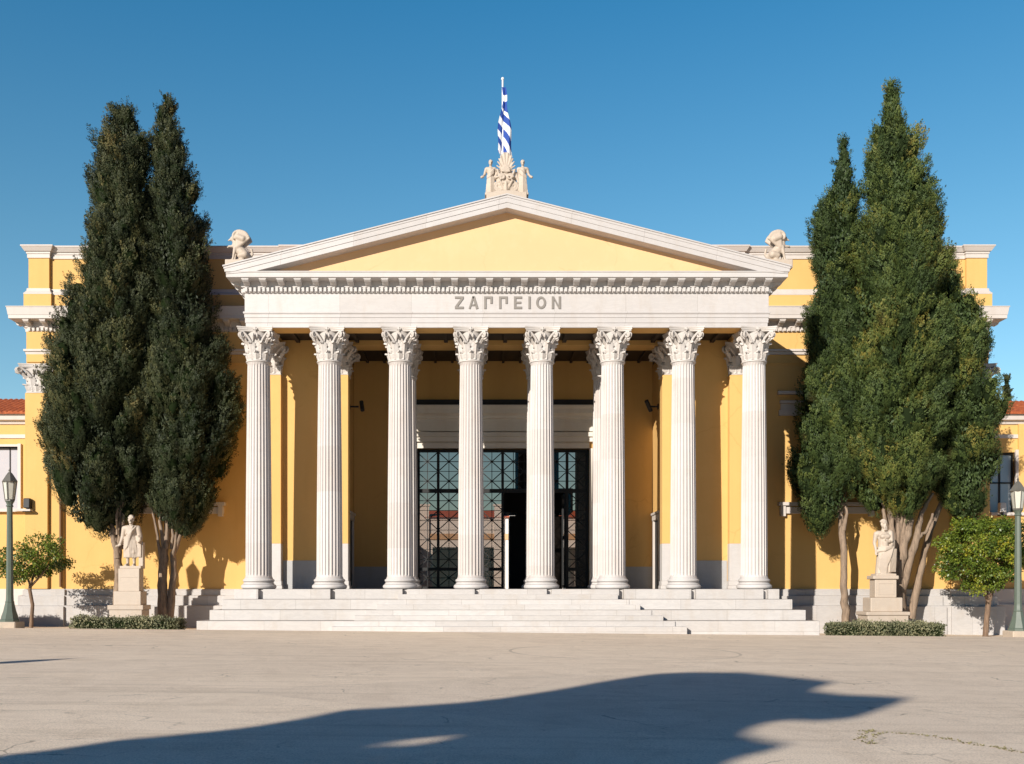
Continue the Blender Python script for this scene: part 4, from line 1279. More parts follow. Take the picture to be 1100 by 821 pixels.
# ---- clipped low hedges --------------------------------------------------------------------------
def hedge(label, x0, x1, y, h, d, seed, group='low clipped hedges before the statues', dens=900, mat=None, rough=.05):
    r_ = np.random.default_rng(seed)
    cx = (x0 + x1) / 2
    t = thing('clipped_hedge', label, 'hedge', (cx, y, gz(cx, y)), group)
    L = (x1 - x0) / 2
    n = int(dens * (2 * L * d + 2 * L * h * 2 + 2 * d * h))
    # points on the box shell
    pos = np.empty((n, 3)); nr = np.zeros((n, 3))
    w = np.array([2 * L * d, 2 * L * h, 2 * L * h, d * h, d * h]); w /= w.sum()
    f = r_.choice(5, n, p=w); a = r_.uniform(-1, 1, n); b_ = r_.uniform(-1, 1, n)
    D = d / 2
    for k in range(5):
        q = f == k
        if k == 0: pos[q] = np.stack([a[q] * L, b_[q] * D, np.full(q.sum(), h)], 1); nr[q] = (0, 0, 1)
        elif k in (1, 2): sg = -1 if k == 1 else 1; pos[q] = np.stack([a[q] * L, np.full(q.sum(), sg * D), (b_[q] + 1) / 2 * h], 1); nr[q] = (0, sg, 0)
        else: sg = -1 if k == 3 else 1; pos[q] = np.stack([np.full(q.sum(), sg * L), a[q] * D, (b_[q] + 1) / 2 * h], 1); nr[q] = (sg, 0, 0)
    wob = .03 * np.sin(pos[:, 0] * 2.3 + seed) + .025 * np.sin(pos[:, 0] * 7.1) + .02 * np.sin(pos[:, 1] * 9 + pos[:, 2] * 11 + pos[:, 0] * 5)
    pos += nr * (wob + r_.normal(0, rough, n) - .03)[:, None]
    pos[:, 2] = np.maximum(pos[:, 2], .01)
    slope = np.array([gz(cx + p, y) for p in (-L, L)]); pos[:, 2] += (slope[0] + slope[1]) / 2 - gz(cx, y) + (slope[1] - slope[0]) / 2 * pos[:, 0] / L
    dr = nr * .5 + np.array([0, 0, .6]) + r_.normal(0, .6, (n, 3)); nm = nr + r_.normal(0, .6, (n, 3))
    ln = r_.uniform(.05, .10, n)
    tone = .45 + r_.normal(0, .2, n) + .15 * np.sin(pos[:, 0] * 3 + seed)
    fo = leaf_mesh('foliage', pos, dr, nm, ln, ln * .55, tone, mat or M['hedge_leaf'], t)
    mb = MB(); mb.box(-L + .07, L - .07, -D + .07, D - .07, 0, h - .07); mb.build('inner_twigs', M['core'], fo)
    return t
YH = .3
hedge('low clipped hedge before the statue with the scroll', PX(81, YH), PX(195, YH), YH, .44, .8, 31)
hedge('low clipped hedge touching the stair side, before the bearded statue', PX(889, YH), PX(949.5, YH), YH, .50, .8, 32)
hedge('low clipped hedge ending before the orange tree, past a narrow gap', PX(950.5, YH), PX(1010, YH), YH, .50, .8, 33)
# stand-in hedge added out of frame, for a likely car, to shadow the plinth
hedge('unseen hedge added to cast the plinth shadow by the small orange tree', -24.4, -19.75, 1.9, 1.45, 1.2, 34, 'added shadow casters', 420, M['hedge_leaf'], .03)

# ------------------------------------------------------------------ sculpture (voxel-joined carvings)
def carve(caps, name, mat, parent=None, voxel=.025, smooth_it=2, loc=None, extra=None):
    """caps: (p, q, r0, r1) tapered rounded limbs, joined into one continuous carved surface"""
    mb = MB()
    for c in caps:
        p, q, r0, r1 = Vector(c[0]), Vector(c[1]), c[2], c[3]
        d = q - p; L = d.length
        if L < 1e-5: d = Vector((0, 0, 1e-4)); q = p + d; L = 1e-4
        dn = d.normalized(); pts = []; rad = []
        for i in range(5):
            a = -PI / 2 + PI / 2 * i / 4
            pts.append(p + dn * (r0 * math.sin(a))); rad.append(max(.0008, r0 * math.cos(a)))
        for i in range(1, 5):
            a = PI / 2 * i / 4
            pts.append(q + dn * (r1 * math.sin(a))); rad.append(max(.0008, r1 * math.cos(a)))
        # straight end between the two hemispheres already implied by consecutive rings
        n = 12; up = Vector((.3, .9, .1)); a_ = dn.cross(up)
        if a_.length < .1: a_ = dn.cross(Vector((1, 0, 0)))
        a_.normalize(); b_ = dn.cross(a_)
        vs = []; fs = []
        for k, pt in enumerate(pts):
            for i in range(n):
                t = 2 * PI * i / n
                vs.append(tuple(pt + a_ * (rad[k] * math.cos(t)) + b_ * (rad[k] * math.sin(t))))
        for k in range(len(pts) - 1):
            for i in range(n): fs.append((k * n + i, k * n + (i + 1) % n, (k + 1) * n + (i + 1) % n, (k + 1) * n + i))
        fs.append(tuple(range(n))[::-1]); fs.append(tuple((len(pts) - 1) * n + i for i in range(n)))
        mb.add(vs, fs)
    if extra: extra(mb)
    tmp = mb.build('tmp_carving', mat)
    md = tmp.modifiers.new('r', 'REMESH'); md.mode = 'VOXEL'; md.voxel_size = voxel
    if smooth_it:
        sm = tmp.modifiers.new('s', 'SMOOTH'); sm.iterations = smooth_it; sm.factor = .5
    dg = bpy.context.evaluated_depsgraph_get()
    me = bpy.data.meshes.new_from_object(tmp.evaluated_get(dg))
    old = tmp.data
    bpy.data.objects.remove(tmp); bpy.data.meshes.remove(old)
    me.name = name
    me.polygons.foreach_set('use_smooth', [True] * len(me.polygons))
    o = bpy.data.objects.new(name, me); COL.objects.link(o)
    if not me.materials: me.materials.append(mat)
    if parent: o.parent = parent
    if loc: o.location = loc
    return o

def head_caps(c, s=1., beard=False, turn=0., hair=True):
    x, y, z = c
    out = [((x, y, z - .05 * s), (x, y + .01 * s, z + .05 * s), .082 * s, .098 * s), ((x, y - .055 * s, z - .09 * s), (x, y - .05 * s, z - .02 * s), .05 * s, .06 * s)]
    f = lambda dx, dy, dz: (x + (dx * math.cos(turn) - dy * math.sin(turn)) * s, y + (dx * math.sin(turn) + dy * math.cos(turn)) * s, z + dz * s)
    out += [(f(0, -.105, .015), f(0, -.128, -.035), .012 * s, .02 * s)]                       # nose
    out += [(f(-.06, -.088, .035), f(.06, -.088, .035), .022 * s, .022 * s)]                  # brow
    out += [(f(-.03, -.105, -.07), f(.03, -.105, -.07), .014 * s, .014 * s)]                  # mouth
    out += [(f(-.098, 0, .02), f(-.098, .0, -.03), .018 * s, .015 * s), (f(.098, 0, .02), f(.098, .0, -.03), .018 * s, .015 * s)]  # ears
    out += [(f(-.025, -.09, -.11), f(.025, -.09, -.11), .028 * s, .028 * s)]                  # chin
    rh = random.Random(5)
    if hair:
        for k in range(34):
            a = rh.uniform(0, 2 * PI); e = rh.uniform(.25, 1.5)
            px, py, pz = math.cos(a) * math.cos(e) * .105, math.sin(a) * math.cos(e) * .105 + .02, math.sin(e) * .12 + .035
            if py < -.07 and pz < .09: continue
            out.append((f(px, py, pz), f(px, py, pz + .004), .026 * s, .026 * s))
    if beard:
        for k in range(14):
            dx = rh.uniform(-.055, .055); dz = rh.uniform(-.19, -.09)
            out.append((f(dx, -.085 - .02 * rh.random(), dz), f(dx * .9, -.09, dz - .03), .03 * s, .018 * s))
    return out

def hand_caps(p, d, s=1., side=1):
    """palm, four curled fingers and a thumb from wrist p along d"""
    p = Vector(p); d = Vector(d).normalized(); a = d.cross(Vector((0, 1, 0)))
    if a.length < .1: a = Vector((1, 0, 0))
    a.normalize(); b_ = d.cross(a)
    o = [(tuple(p), tuple(p + d * .09 * s), .04 * s, .045 * s)]
    for k, l in enumerate((.075, .09, .085, .065)):
        base = p + d * .10 * s + a * ((k - 1.5) * .024 * s)
        mid = base + d * l * .5 * s + b_ * .012 * s
        o += [(tuple(base), tuple(mid), .014 * s, .013 * s), (tuple(mid), tuple(mid + d * l * .35 * s + b_ * .035 * s), .013 * s, .010 * s)]
    th = p + d * .03 * s + a * (side * .04 * s)
    o += [(tuple(th), tuple(th + d * .05 * s + a * (side * .03 * s)), .017 * s, .012 * s)]
    return o

def fold_lines(pts_list, r):
    out = []
    for pts in pts_list:
        for a, b_ in zip(pts[:-1], pts[1:]): out.append((a, b_, r, r))
    return out

def statue_toga():
    Y = 2.2
    x = PX(141, Y); zb = PZ(611, Y)
    c = []
    # legs and feet
    c += [((-.12, .02, 1.05), (-.13, -.05, .62), .13, .09), ((-.13, -.05, .62), (-.13, .02, .20), .085, .055), ((-.13, .02, .16), (-.15, -.17, .13), .06, .045)]
    c += [((.12, .02, 1.05), (.13, -.10, .62), .13, .09), ((.13, -.10, .62), (.12, .00, .20), .085, .055), ((.12, .0, .16), (.14, -.19, .13), .06, .045)]
    # skirted tunic and torso
    c += [((0, 0, .60), (0, 0, 1.15), .19, .205), ((-.13, 0, .54), (-.08, 0, 1.1), .125, .18), ((.13, 0, .50), (.08, 0, 1.1), .125, .18), ((0, 0, 1.1), (0, 0, 1.42), .20, .215), ((-.19, 0, 1.52), (.19, 0, 1.52), .12, .12), ((0, 0, 1.55), (0, -.01, 1.72), .085, .07)]
    c += head_caps((0, -.02, 1.84), 1.08)
    # right arm held down and out with a scroll
    c += [((-.26, 0, 1.52), (-.33, .03, 1.20), .10, .085), ((-.33, .03, 1.20), (-.37, -.08, .98), .08, .055)] + hand_caps((-.37, -.09, .96), (-.35, -.35, -.6), 1.1)
    c += [((-.52, -.14, .84), (-.34, -.16, .90), .035, .035)]
    # left arm under the cloth, resting on the support
    c += [((.26, 0, 1.52), (.33, .03, 1.20), .11, .10), ((.33, .03, 1.20), (.36, -.12, 1.05), .09, .07)] + hand_caps((.36, -.14, 1.03), (.1, -.6, -.3), 1.05, -1)
    # sleeve and cloak falls
    c += [((.33, .0, 1.15), (.36, .0, .55), .09, .07), ((.28, -.05, 1.2), (.25, -.04, .72), .08, .05), ((-.30, .03, 1.35), (-.33, .05, .95), .09, .05)]
    folds = []
    for k in range(7):       # diagonal sweep of the toga, left shoulder to right hip
        o = k * .065
        folds.append([(.22 - o * .35, -.10, 1.60 - o * .6), (.10 - o * .25, -.215, 1.42 - o * .9), (-.07, -.235, 1.22 - o), (-.23, -.13, 1.12 - o * 1.15)])
    for k in range(9):       # hanging folds of the tunic
        xx = -.24 + k * .06
        folds.append([(xx * .8, -.19 + abs(xx) * .25, 1.05), (xx * .95, -.205 + abs(xx) * .3, .8), (xx * .98, -.17 + abs(xx) * .3, .42)])
    for k in range(4):
        xx = .27 + k * .035
        folds.append([(xx, -.12, 1.15), (xx + .02, -.10, .85), (xx + .02, -.09, .45)])
    for k in range(4): folds.append([(-.1 + k * .07, -.12, 1.62), (-.06 + k * .04, -.20, 1.45), (-.12 + k * .05, -.21, 1.3)])
    c += fold_lines(folds, .024)
    def extra(mb):
        mb.box(-.36, .44, -.23, .24, 0, .10)
        mb.prism([(.30, -.06), (.47, -.06), (.47, .16), (.30, .16)], 'z', .05, 1.0)
    o = carve(c, 'statue', M['marble_cream'], voxel=.019, smooth_it=1, extra=extra, loc=(x, Y, zb))
    k = (PZ(555, Y) - zb) / 1.97
    o.scale = (k, k, k)
    tag(o, 'bare legged marble statue in a toga, scroll in hand', 'statue', 'marble statues on pedestals')
    # pedestal
    mb = MB()
    def cx(a): return PX(a, Y) - x
    z0 = gz(x, Y)
    def tier(pa, pb, ya, yb, d, cap=0.):
        mb.box(cx(pa), cx(pb), -d, d, PZ(yb, Y) - z0, PZ(ya, Y) - z0)
    tier(129.5, 152, 611, 635.3, .24); tier(125.5, 154.5, 635.3, 650, .34); tier(120, 158, 650, 655, .44); tier(121.5, 156.5, 655, 675, .41)
    tier(131.5, 150.0, 620, 620.8, .248)
    p = mb.build('pedestal', M['marble_cream'], bevel=.03, loc=(x, Y, z0))
    tag(p, 'stepped cream pedestal without a cap under the toga statue', 'pedestal', 'statue pedestals')

def statue_bearded():
    Y = 2.0
    x = PX(949, Y); zb = PZ(618.5, Y)
    c = []
    c += [((-.12, -.05, .10), (-.15, -.20, .07), .06, .045), ((.08, -.02, .10), (.07, -.19, .07), .06, .045)]
    c += [((0, 0, .12), (0, 0, .95), .26, .205), ((-.14, -.02, .12), (-.06, 0, .95), .16, .17), ((.16, 0, .12), (.08, 0, .95), .16, .17), ((0, 0, .95), (0, 0, 1.38), .195, .215), ((-.20, 0, 1.50), (.20, 0, 1.50), .115, .115), ((0, 0, 1.55), (0, -.02, 1.72), .085, .07)]
    c += [((-.09, -.15, 1.40), (.09, -.15, 1.40), .09, .09), ((0, -.13, 1.2), (0, -.12, 1.05), .12, .11)]
    c += head_caps((-.01, -.04, 1.84), 1.08, beard=True, turn=.25)
    c += [((-.27, 0, 1.50), (-.31, .03, 1.18), .085, .07), ((-.31, .03, 1.18), (-.30, -.07, .92), .065, .045)] + hand_caps((-.30, -.08, .90), (0, -.15, -1), 1.05)
    c += [((.27, 0, 1.50), (.33, .0, 1.18), .10, .085), ((.33, .0, 1.18), (.12, -.22, 1.22), .075, .05)] + hand_caps((.10, -.225, 1.23), (-.8, -.1, .35), 1.05)
    c += [((.33, .0, 1.2), (.34, -.02, .45), .09, .05), ((.25, -.1, 1.1), (.30, -.1, .5), .07, .05)]
    c += [((.24, -.05, 1.55), (.22, -.17, 1.25), .075, .06), ((.24, .02, 1.58), (.30, .06, 1.0), .08, .07)]
    folds = []
    for k in range(4): folds.append([(-.22, -.10 - .01 * k, 1.02 - k * .05), (-.02, -.235, .98 - k * .03), (.2, -.20, 1.08 - k * .03), (.33, -.08, 1.18 - k * .04)])
    for k in range(9):       # long diagonals from the left hip to the right foot
        o = k * .07
        folds.append([(.30 - o * .5, -.16, 1.02 - o * .2), (.18 - o * .75, -.245, .70 - o * .18), (-.02 - o * .55 + .05, -.27, .35 - o * .06), (-.12 - o * .3 + .12, -.26, .10)])
    for k in range(6):
        xx = .12 + k * .05; folds.append([(xx + .05, -.17 + k * .015, .95), (xx + .03, -.22 + k * .02, .55), (xx, -.24 + k * .02, .13)])
    c += fold_lines(folds, .022)
    def extra(mb): mb.box(-.36, .36, -.28, .26, -.02, .07)
    o = carve(c, 'statue', M['marble_cream'], voxel=.019, smooth_it=1, extra=extra, loc=(x, Y, zb))
    k = (PZ(559.5, Y) - zb) / 1.97
    o.scale = (k, k, k)
    tag(o, 'bearded marble statue in a long robe, one arm across its chest', 'statue', 'marble statues on pedestals')
    mb = MB()
    def cx(a): return PX(a, Y) - x
    z0 = gz(x, Y)
    def tier(pa, pb, ya, yb, d): mb.box(cx(pa), cx(pb), -d, d, PZ(yb, Y) - z0, PZ(ya, Y) - z0)
    tier(934.5, 961.8, 618.5, 622.5, .34); tier(937, 960, 622.5, 642, .28); tier(931, 965, 642, 657, .40); tier(925, 971.5, 657, 661, .54); tier(926.5, 970, 661, 682, .51)
    p = mb.build('pedestal', M['marble_cream'], bevel=.025, loc=(x, Y, z0))
    mb = MB()
    for (za, zb2) in ((626, 627), (638, 639)): mb.box(cx(940), cx(957), -.292, -.27, PZ(zb2, Y) - z0, PZ(za, Y) - z0)
    for (a, b_) in ((940, 941), (956, 957)): mb.box(cx(a), cx(b_), -.292, -.27, PZ(638, Y) - z0, PZ(627, Y) - z0)
    mb.build('panel_moulding', M['marble_cream'], p)
    tag(p, 'cream pedestal with projecting cap under the bearded statue', 'pedestal', 'statue pedestals')
statue_toga(); statue_bearded()

# ---- pediment corner sphinxes ----------------------------------------------------------------------
def sphinx():
    """seated winged beast looking towards -x, about a metre tall"""
    c = []
    c += [((.30, 0, .22), (.10, 0, .45), .20, .20), ((.10, 0, .42), (-.06, 0, .66), .19, .16), ((-.06, 0, .66), (-.12, 0, .84), .13, .10)]       # haunch, trunk, neck
    for s in (-.12, .12):
        c += [((-.06, s, .55), (-.12, s, .28), .085, .055), ((-.12, s, .28), (-.16, s, .06), .05, .045), ((-.16, s, .05), (-.28, s, .04), .05, .04)]
        c += [((.30, s * 1.3, .24), (.12, s * 1.5, .20), .15, .10), ((.12, s * 1.5, .16), (.22, s * 1.5, .06), .07, .055), ((.22, s * 1.5, .05), (.05, s * 1.5, .04), .05, .04)]
    # head with beak
    c += [((-.16, 0, .88), (-.20, 0, .93), .10, .085), ((-.24, 0, .90), (-.36, 0, .84), .06, .025), ((-.18, .06, .98), (-.14, .08, 1.06), .03, .012), ((-.18, -.06, .98), (-.14, -.08, 1.06), .03, .012)]
    c += [((-.30, 0, .62), (-.38, 0, .58), .05, .035), ((-.10, -.05, .60), (-.32, -.05, .60), .06, .045)]
    # wings sweeping up and curling forwards
    for s in (-.13, .13):
        for k in range(9):
            a = k / 8
            ang0 = R(20 + 95 * a)
            base = (.02, s, .55 + .1 * a)
            tip = (.18 + .30 * math.cos(ang0), s * 1.35, .72 + .42 * math.sin(ang0))
            c.append((base, tip, .085, .05))
        for k in range(7):
            a = R(60 + 22 * k); c.append(((.10 + .24 * math.cos(a), s * 1.3, .96 + .20 * math.sin(a)), (.10 + .24 * math.cos(a + .3), s * 1.3, .96 + .20 * math.sin(a + .3)), .055, .05))
        c.append(((.05, s * 1.3, .92), (.22, s * 1.3, .85), .12, .14))
    # tail and tuft behind
    c += [((.46, 0, .15), (.56, 0, .30), .05, .045), ((.56, 0, .30), (.52, 0, .48), .045, .055)]
    def extra(mb): mb.box(-.42, .62, -.28, .28, -.30, .03)
    return carve(c, 'sphinx_statue', M['marble_cream'], voxel=.024, smooth_it=1, extra=extra)
sp = sphinx()
zc = lambda x: ZA - SLOPE * abs(x)
k_ = .93
sp.location = (PX(255.5, -.55), -.55, zc(9.15) + .06); sp.scale = (k_, k_, k_ * 0.98)
tag(sp, 'seated winged sphinx at the pediment corner beside the round topped cypress pair', 'sculpture', 'winged beasts on the pediment corners')
sp2 = copy_tree(sp); sp2.location = (PX(837.5, -.55), -.55, zc(9.15) + .06); sp2.scale = (-k_, k_, k_ * 0.98)
tag(sp2, 'seated winged sphinx at the pediment corner beside the slim cypress', 'sculpture', 'winged beasts on the pediment corners')

# ---- ridge group: palmette between two robed figures, flag behind -------------------------------------
def ridge():
    Y = -.45
    # saddle block straddling the apex
    xl, xr = PX(522.5, Y), PX(565.5, Y); zt = PZ(206.0, Y - .35)
    mb = MB()
    mb.prism([(xl, zc(xl) - .25), (0, ZA - .04), (xr, zc(xr) - .25), (xr, zt), (PX(558, Y), zt), (PX(553, Y), zt + .06), (PX(534, Y), zt + .06), (PX(530, Y), zt), (xl, zt)], 'y', Y - .35, Y + .35)
    o = mb.build('acroterion_base', M['marble_cream'], bevel=.02); tag(o, 'stepped marble block straddling the pediment peak', 'plinth block')
    # palmette
    x = PX(543.5, Y); z0 = zt + .05
    zt_ = PZ(164.0, Y) - z0
    c = []
    zc_ = zt_ * .52; rr = zt_ - zc_
    for k in range(23):
        a = R(-40 + 260 * k / 22)
        ex, ez = .34, rr
        c.append(((.06 * math.cos(a), -.03, zc_ + .06 * math.sin(a)), (math.cos(a) * ex * .98, -.03 if k % 2 else -.06, zc_ + math.sin(a) * ez * .97), .022, .030))
    c += [((0, .22, zc_ - .05), (0, .22, zc_ + rr * .6), .25, .22), ((0, .14, .1), (0, .14, zc_), .24, .24)]
    for k in range(9):
        a = R(0 + 180 * k / 8); c.append(((0, -.10, zc_ - .02), (math.cos(a) * .15, -.12, zc_ + math.sin(a) * .2), .03, .025))
    # scrolls and tendrils of the lower half
    for s in (-1, 1):
        sp_ = []
        for i in range(22):
            a = i * R(34); q = .19 * (1 - i / 26)
            sp_.append((s * (.27 + q * math.cos(a + PI)), -.08, .26 + q * math.sin(a + PI)))
        for a, b_ in zip(sp_[:-1], sp_[1:]): c.append((a, b_, .042, .042))
        sp_ = []
        for i in range(14):
            a = i * R(36); q = .12 * (1 - i / 18)
            sp_.append((s * (.14 + q * math.cos(a)), -.14, .56 + q * math.sin(a)))
        for a, b_ in zip(sp_[:-1], sp_[1:]): c.append((a, b_, .032, .032))
        c += [((s * .42, -.02, .06), (s * .44, -.02, .45), .07, .05), ((s * .44, -.02, .45), (s * .34, -.02, .72), .05, .06), ((s * .05, -.1, .1), (s * .22, -.16, .42), .05, .04), ((s * .2, -.1, .5), (s * .30, -.12, .8), .04, .05)]
    c += [((-.24, .12, .16), (.24, .12, .16), .22, .22), ((-.16, .12, .45), (.16, .12, .45), .22, .22)]
    c += [((0, -.12, .06), (0, -.16, .36), .07, .05), ((-.1, -.14, .36), (.1, -.14, .36), .05, .05)]
    p = carve(c, 'palmette', M['marble_cream'], voxel=.022, smooth_it=1, loc=(x, Y, z0)); tag(p, 'carved marble palmette with scrolls on the pediment peak', 'ornament')
    # figures
    def figure():
        c = []
        c += [((0, 0, .05), (0, 0, .62), .155, .125), ((-.07, -.02, .05), (-.03, 0, .6), .10, .1), ((.07, 0, .05), (.03, 0, .6), .10, .1), ((0, 0, .62), (0, 0, .86), .12, .13), ((-.12, 0, .93), (.12, 0, .93), .072, .072), ((0, 0, .95), (0, 0, 1.06), .052, .045)]
        c += head_caps((0, -.01, 1.14), .68)
        c += [((0, .02, 1.2), (0, .02, 1.235), .05, .03)]
        c += [((-.16, 0, .93), (-.21, .02, .74), .055, .05), ((-.21, .02, .74), (-.27, -.10, .62), .045, .035), ((-.27, -.10, .62), (-.31, -.11, .60), .05, .05)]
        c += [((.16, 0, .93), (.17, .03, .72), .055, .05), ((.17, .03, .72), (.12, -.05, .55), .045, .035)]
        f = []
        for k in range(7):
            xx = -.15 + k * .05; f.append([(xx * .75, -.12 + abs(xx) * .3, .62), (xx * .95, -.145 + abs(xx) * .35, .35), (xx * 1.1, -.155 + abs(xx) * .35, .05)])
        for k in range(3): f.append([(.12, -.1, .9 - k * .07), (0, -.145, .76 - k * .06), (-.13, -.1, .66 - k * .04)])
        c += fold_lines(f, .016)
        def extra(mb): mb.box(-.2, .2, -.2, .2, -.05, .04)
        return carve(c, 'statue', M['marble_cream'], voxel=.017, smooth_it=1, extra=extra)
    f = figure()
    k = (PZ(172, Y) - zt) / 1.25
    f.location = (PX(527, Y), Y, zt); f.scale = (k, k, k); tag(f, 'small robed roof statue reaching out towards the rounded dark cypress', 'statue', 'robed figures on the pediment peak')
    f2 = copy_tree(f); f2.location = (PX(561.5, Y), Y, zt); f2.scale = (-k, k, k); tag(f2, 'small robed roof statue reaching out towards the slim cypress', 'statue', 'robed figures on the pediment peak')
ridge()

def flag():
    Y = 2.6
    x = PX(540, Y); zb = ZA - .05; zt = PZ(86, Y)
    t = thing('flagpole', 'white flagpole with a limp blue and white striped flag', 'flag', (x, Y, zb))
    mb = MB(); mb.tube([(0, 0, 0), (0, 0, zt - zb)], [.045, .032], 10); mb.lathe([(.001, -.07), (.05, -.04), (.06, 0), (.05, .04), (.001, .07)], 12, (0, 0, zt - zb + .04), cap=False)
    mb.build('pole', M['steel'], t, smooth=40)
    # limp cloth: hangs in narrow folds round the pole, widening downwards; the stripes run down across it
    D = PZ(95, Y) - PZ(164, Y); z_h = PZ(95, Y) - zb
    nu, nv = 40, 90
    mb = MB(); vs = []; fs = []; mi = []
    for j in range(nv + 1):
        q = j / nv
        xl = -.03 - .17 * ss(.25, .75, q) + .03 * math.sin(q * 9); xr = .08 + .31 * q ** .8 + .035 * math.sin(q * 11 + 1)
        for i in range(nu + 1):
            u = i / nu
            z = z_h - q * D - .16 * u * ss(.6, 1, q) - (.10 * abs(math.sin(u * 6)) * ss(.9, 1, q))
            vs.append((xl + (xr - xl) * u, -.08 - (.02 + .04 * q) * math.sin(u * 8 + q * 2.2) - .012 * math.sin(u * 19 + q * 5), z))
    for j in range(nv):
        q = (j + .5) / nv
        for i in range(nu):
            u = (i + .5) / nu
            e_ = q * D - u * (.12 + .62 * q)
            blue = int(math.floor((e_ + .2) / .26)) % 2 == 0
            if q * D < .30: blue = True
            elif q * D < .55: blue = False
            elif q * D < 1.02 - .25 * (1 - u): blue = True
            fs.append((j * (nu + 1) + i, j * (nu + 1) + i + 1, (j + 1) * (nu + 1) + i + 1, (j + 1) * (nu + 1) + i)); mi.append(0 if blue else 1)
    mb.v = vs; mb.f = fs; mb.mi = mi
    mb.build('flag_cloth', [M['blue'], M['flagwhite']], t, smooth=80)
flag()

# ------------------------------------------------------------------ street lamps
def lamp(x, y, label, rz=0.):
    t = thing('street_lamp', label, 'street lamp', (x, y, gz(x, y)), 'old lantern lamps on the plaza edge', rz)
    mb = MB(); mb.box(-.36, .36, -.36, .36, -.2, .26); mb.build('base_block', M['stone'], t, bevel=.03)
    mb = MB()
    mb.lathe([(.33, .26), (.33, .33), (.30, .36), (.285, .44), (.22, .62), (.165, .86), (.15, .92), (.16, .94), (.135, .98), (.125, 1.2), (.115, 2.4), (.10, 3.9), (.095, 4.22), (.13, 4.25), (.10, 4.30), (.12, 4.36), (.16, 4.42)], 8)
    p = mb.build('post', M['lampgreen'], t, smooth=30)
    mb = MB()
    n = 6
    def ring(r, z): return [(r * math.cos(2 * PI * i / n + PI / 6), r * math.sin(2 * PI * i / n + PI / 6), z) for i in range(n)]
    z0, z1 = 4.47, 5.10; r0, r1 = .15, .225
    a, b_ = ring(r0, z0), ring(r1, z1)
    for i in range(n):
        mb.tube([a[i], b_[i]], .016, 5)
    for (q, w) in ((a, .02), (b_, .022)):
        for i in range(n): mb.tube([q[i], q[(i + 1) % n]], w, 5)
    mb.lathe([(.13, 4.40), (.175, 4.43), (.165, 4.47)], 6)
    l = mb.build('lantern_frame', M['lampcap'], t)
    mb = MB(); mb.grid([[(p_[0] * .96, p_[1] * .96, p_[2]) for p_ in a + a[:1]], [(p_[0] * .96, p_[1] * .96, p_[2]) for p_ in b_ + b_[:1]]]); mb.build('lamp_glass', M['lampglass'], l)
    mb = MB(); mb.lathe([(.265, 5.08), (.275, 5.11), (.255, 5.14), (.20, 5.22), (.13, 5.33), (.075, 5.40), (.05, 5.42), (.035, 5.46), (.05, 5.49), (.02, 5.54), (.004, 5.64)], 6); mb.build('lantern_roof', M['lampcap'], l, smooth=25)
    return t
YL = -1.2
L1 = lamp(PX(10.5, YL), YL, 'green street lamp with lantern beside the small orange tree')
L2 = copy_tree(L1); xx = PX(1093.5, YL); L2.location = (xx, YL, gz(xx, YL)); L2['label'] = 'green street lamp with lantern beside the larger orange tree'
L3 = copy_tree(L1); L3.location = (-16.9, -28.3, gz(-16.9, -28.3)); L3['label'] = 'green street lamp standing out on the open plaza'

# ------------------------------------------------------------------ floodlights, cameras
def floodlight(px, py, Y, label, face):
    x, _, z = P(px, py, Y)
    t = thing('floodlight', label, 'floodlight', (x, Y, z - .25), 'floodlights on the window sills')
    mb = MB(); mb.prism([(-.12, .02), (-.10, .42), (.10, .42), (.16, .02)], 'x', -.13, .13)
    b_ = mb.build('housing', face, t, bevel=.02, loc=(0, 0, .04))
    mb = MB(); mb.box(-.03, .03, -.06, .06, -.06, .10); mb.box(-.18, .18, -.05, .05, -.10, -.055); mb.build('bracket', M['blackbox'], t)
    return t
floodlight(29.5, 541, WY - .35, 'black floodlight tilted on the ledge by the white blind', M['blackbox'])
floodlight(1076.5, 545.5, 7.0, 'white floodlight box standing before the blue window', M['alu'])
# ledge that carries the black floodlight
mb = MB(); mb.box(PX(18, WY - .3), PX(35, WY - .3), WY - .52, WY - .20, PZ(549.5, WY - .3), PZ(547.5, WY - .3)); mb.build('floodlight_ledge', M['trim'], hall)

def cctv(s, label):
    x = s * 6.20
    t = thing('security_camera', label, 'camera', (x, 4.2, PZ(437, 4.2)), 'cameras on the porch walls')
    mb = MB(); a, b_ = sorted((0, -s * .38)); mb.box(a, b_, -.03, .03, -.03, .03); mb.box(*sorted((s * .004, -s * .04)), -.08, .08, -.1, .1); mb.build('bracket', M['blackbox'], t)
    mb = MB(); mb.tube([(-s * .30, .05, -.16), (-s * .52, -.22, .20)] if s > 0 else [(-s * .48, .05, .20), (-s * .56, -.22, -.18)], .085, 10); mb.build('housing', M['band'], t)
cctv(-1, 'dark camera under the porch on the shaded wall'); cctv(1, 'dark camera under the porch on the sunlit golden wall')

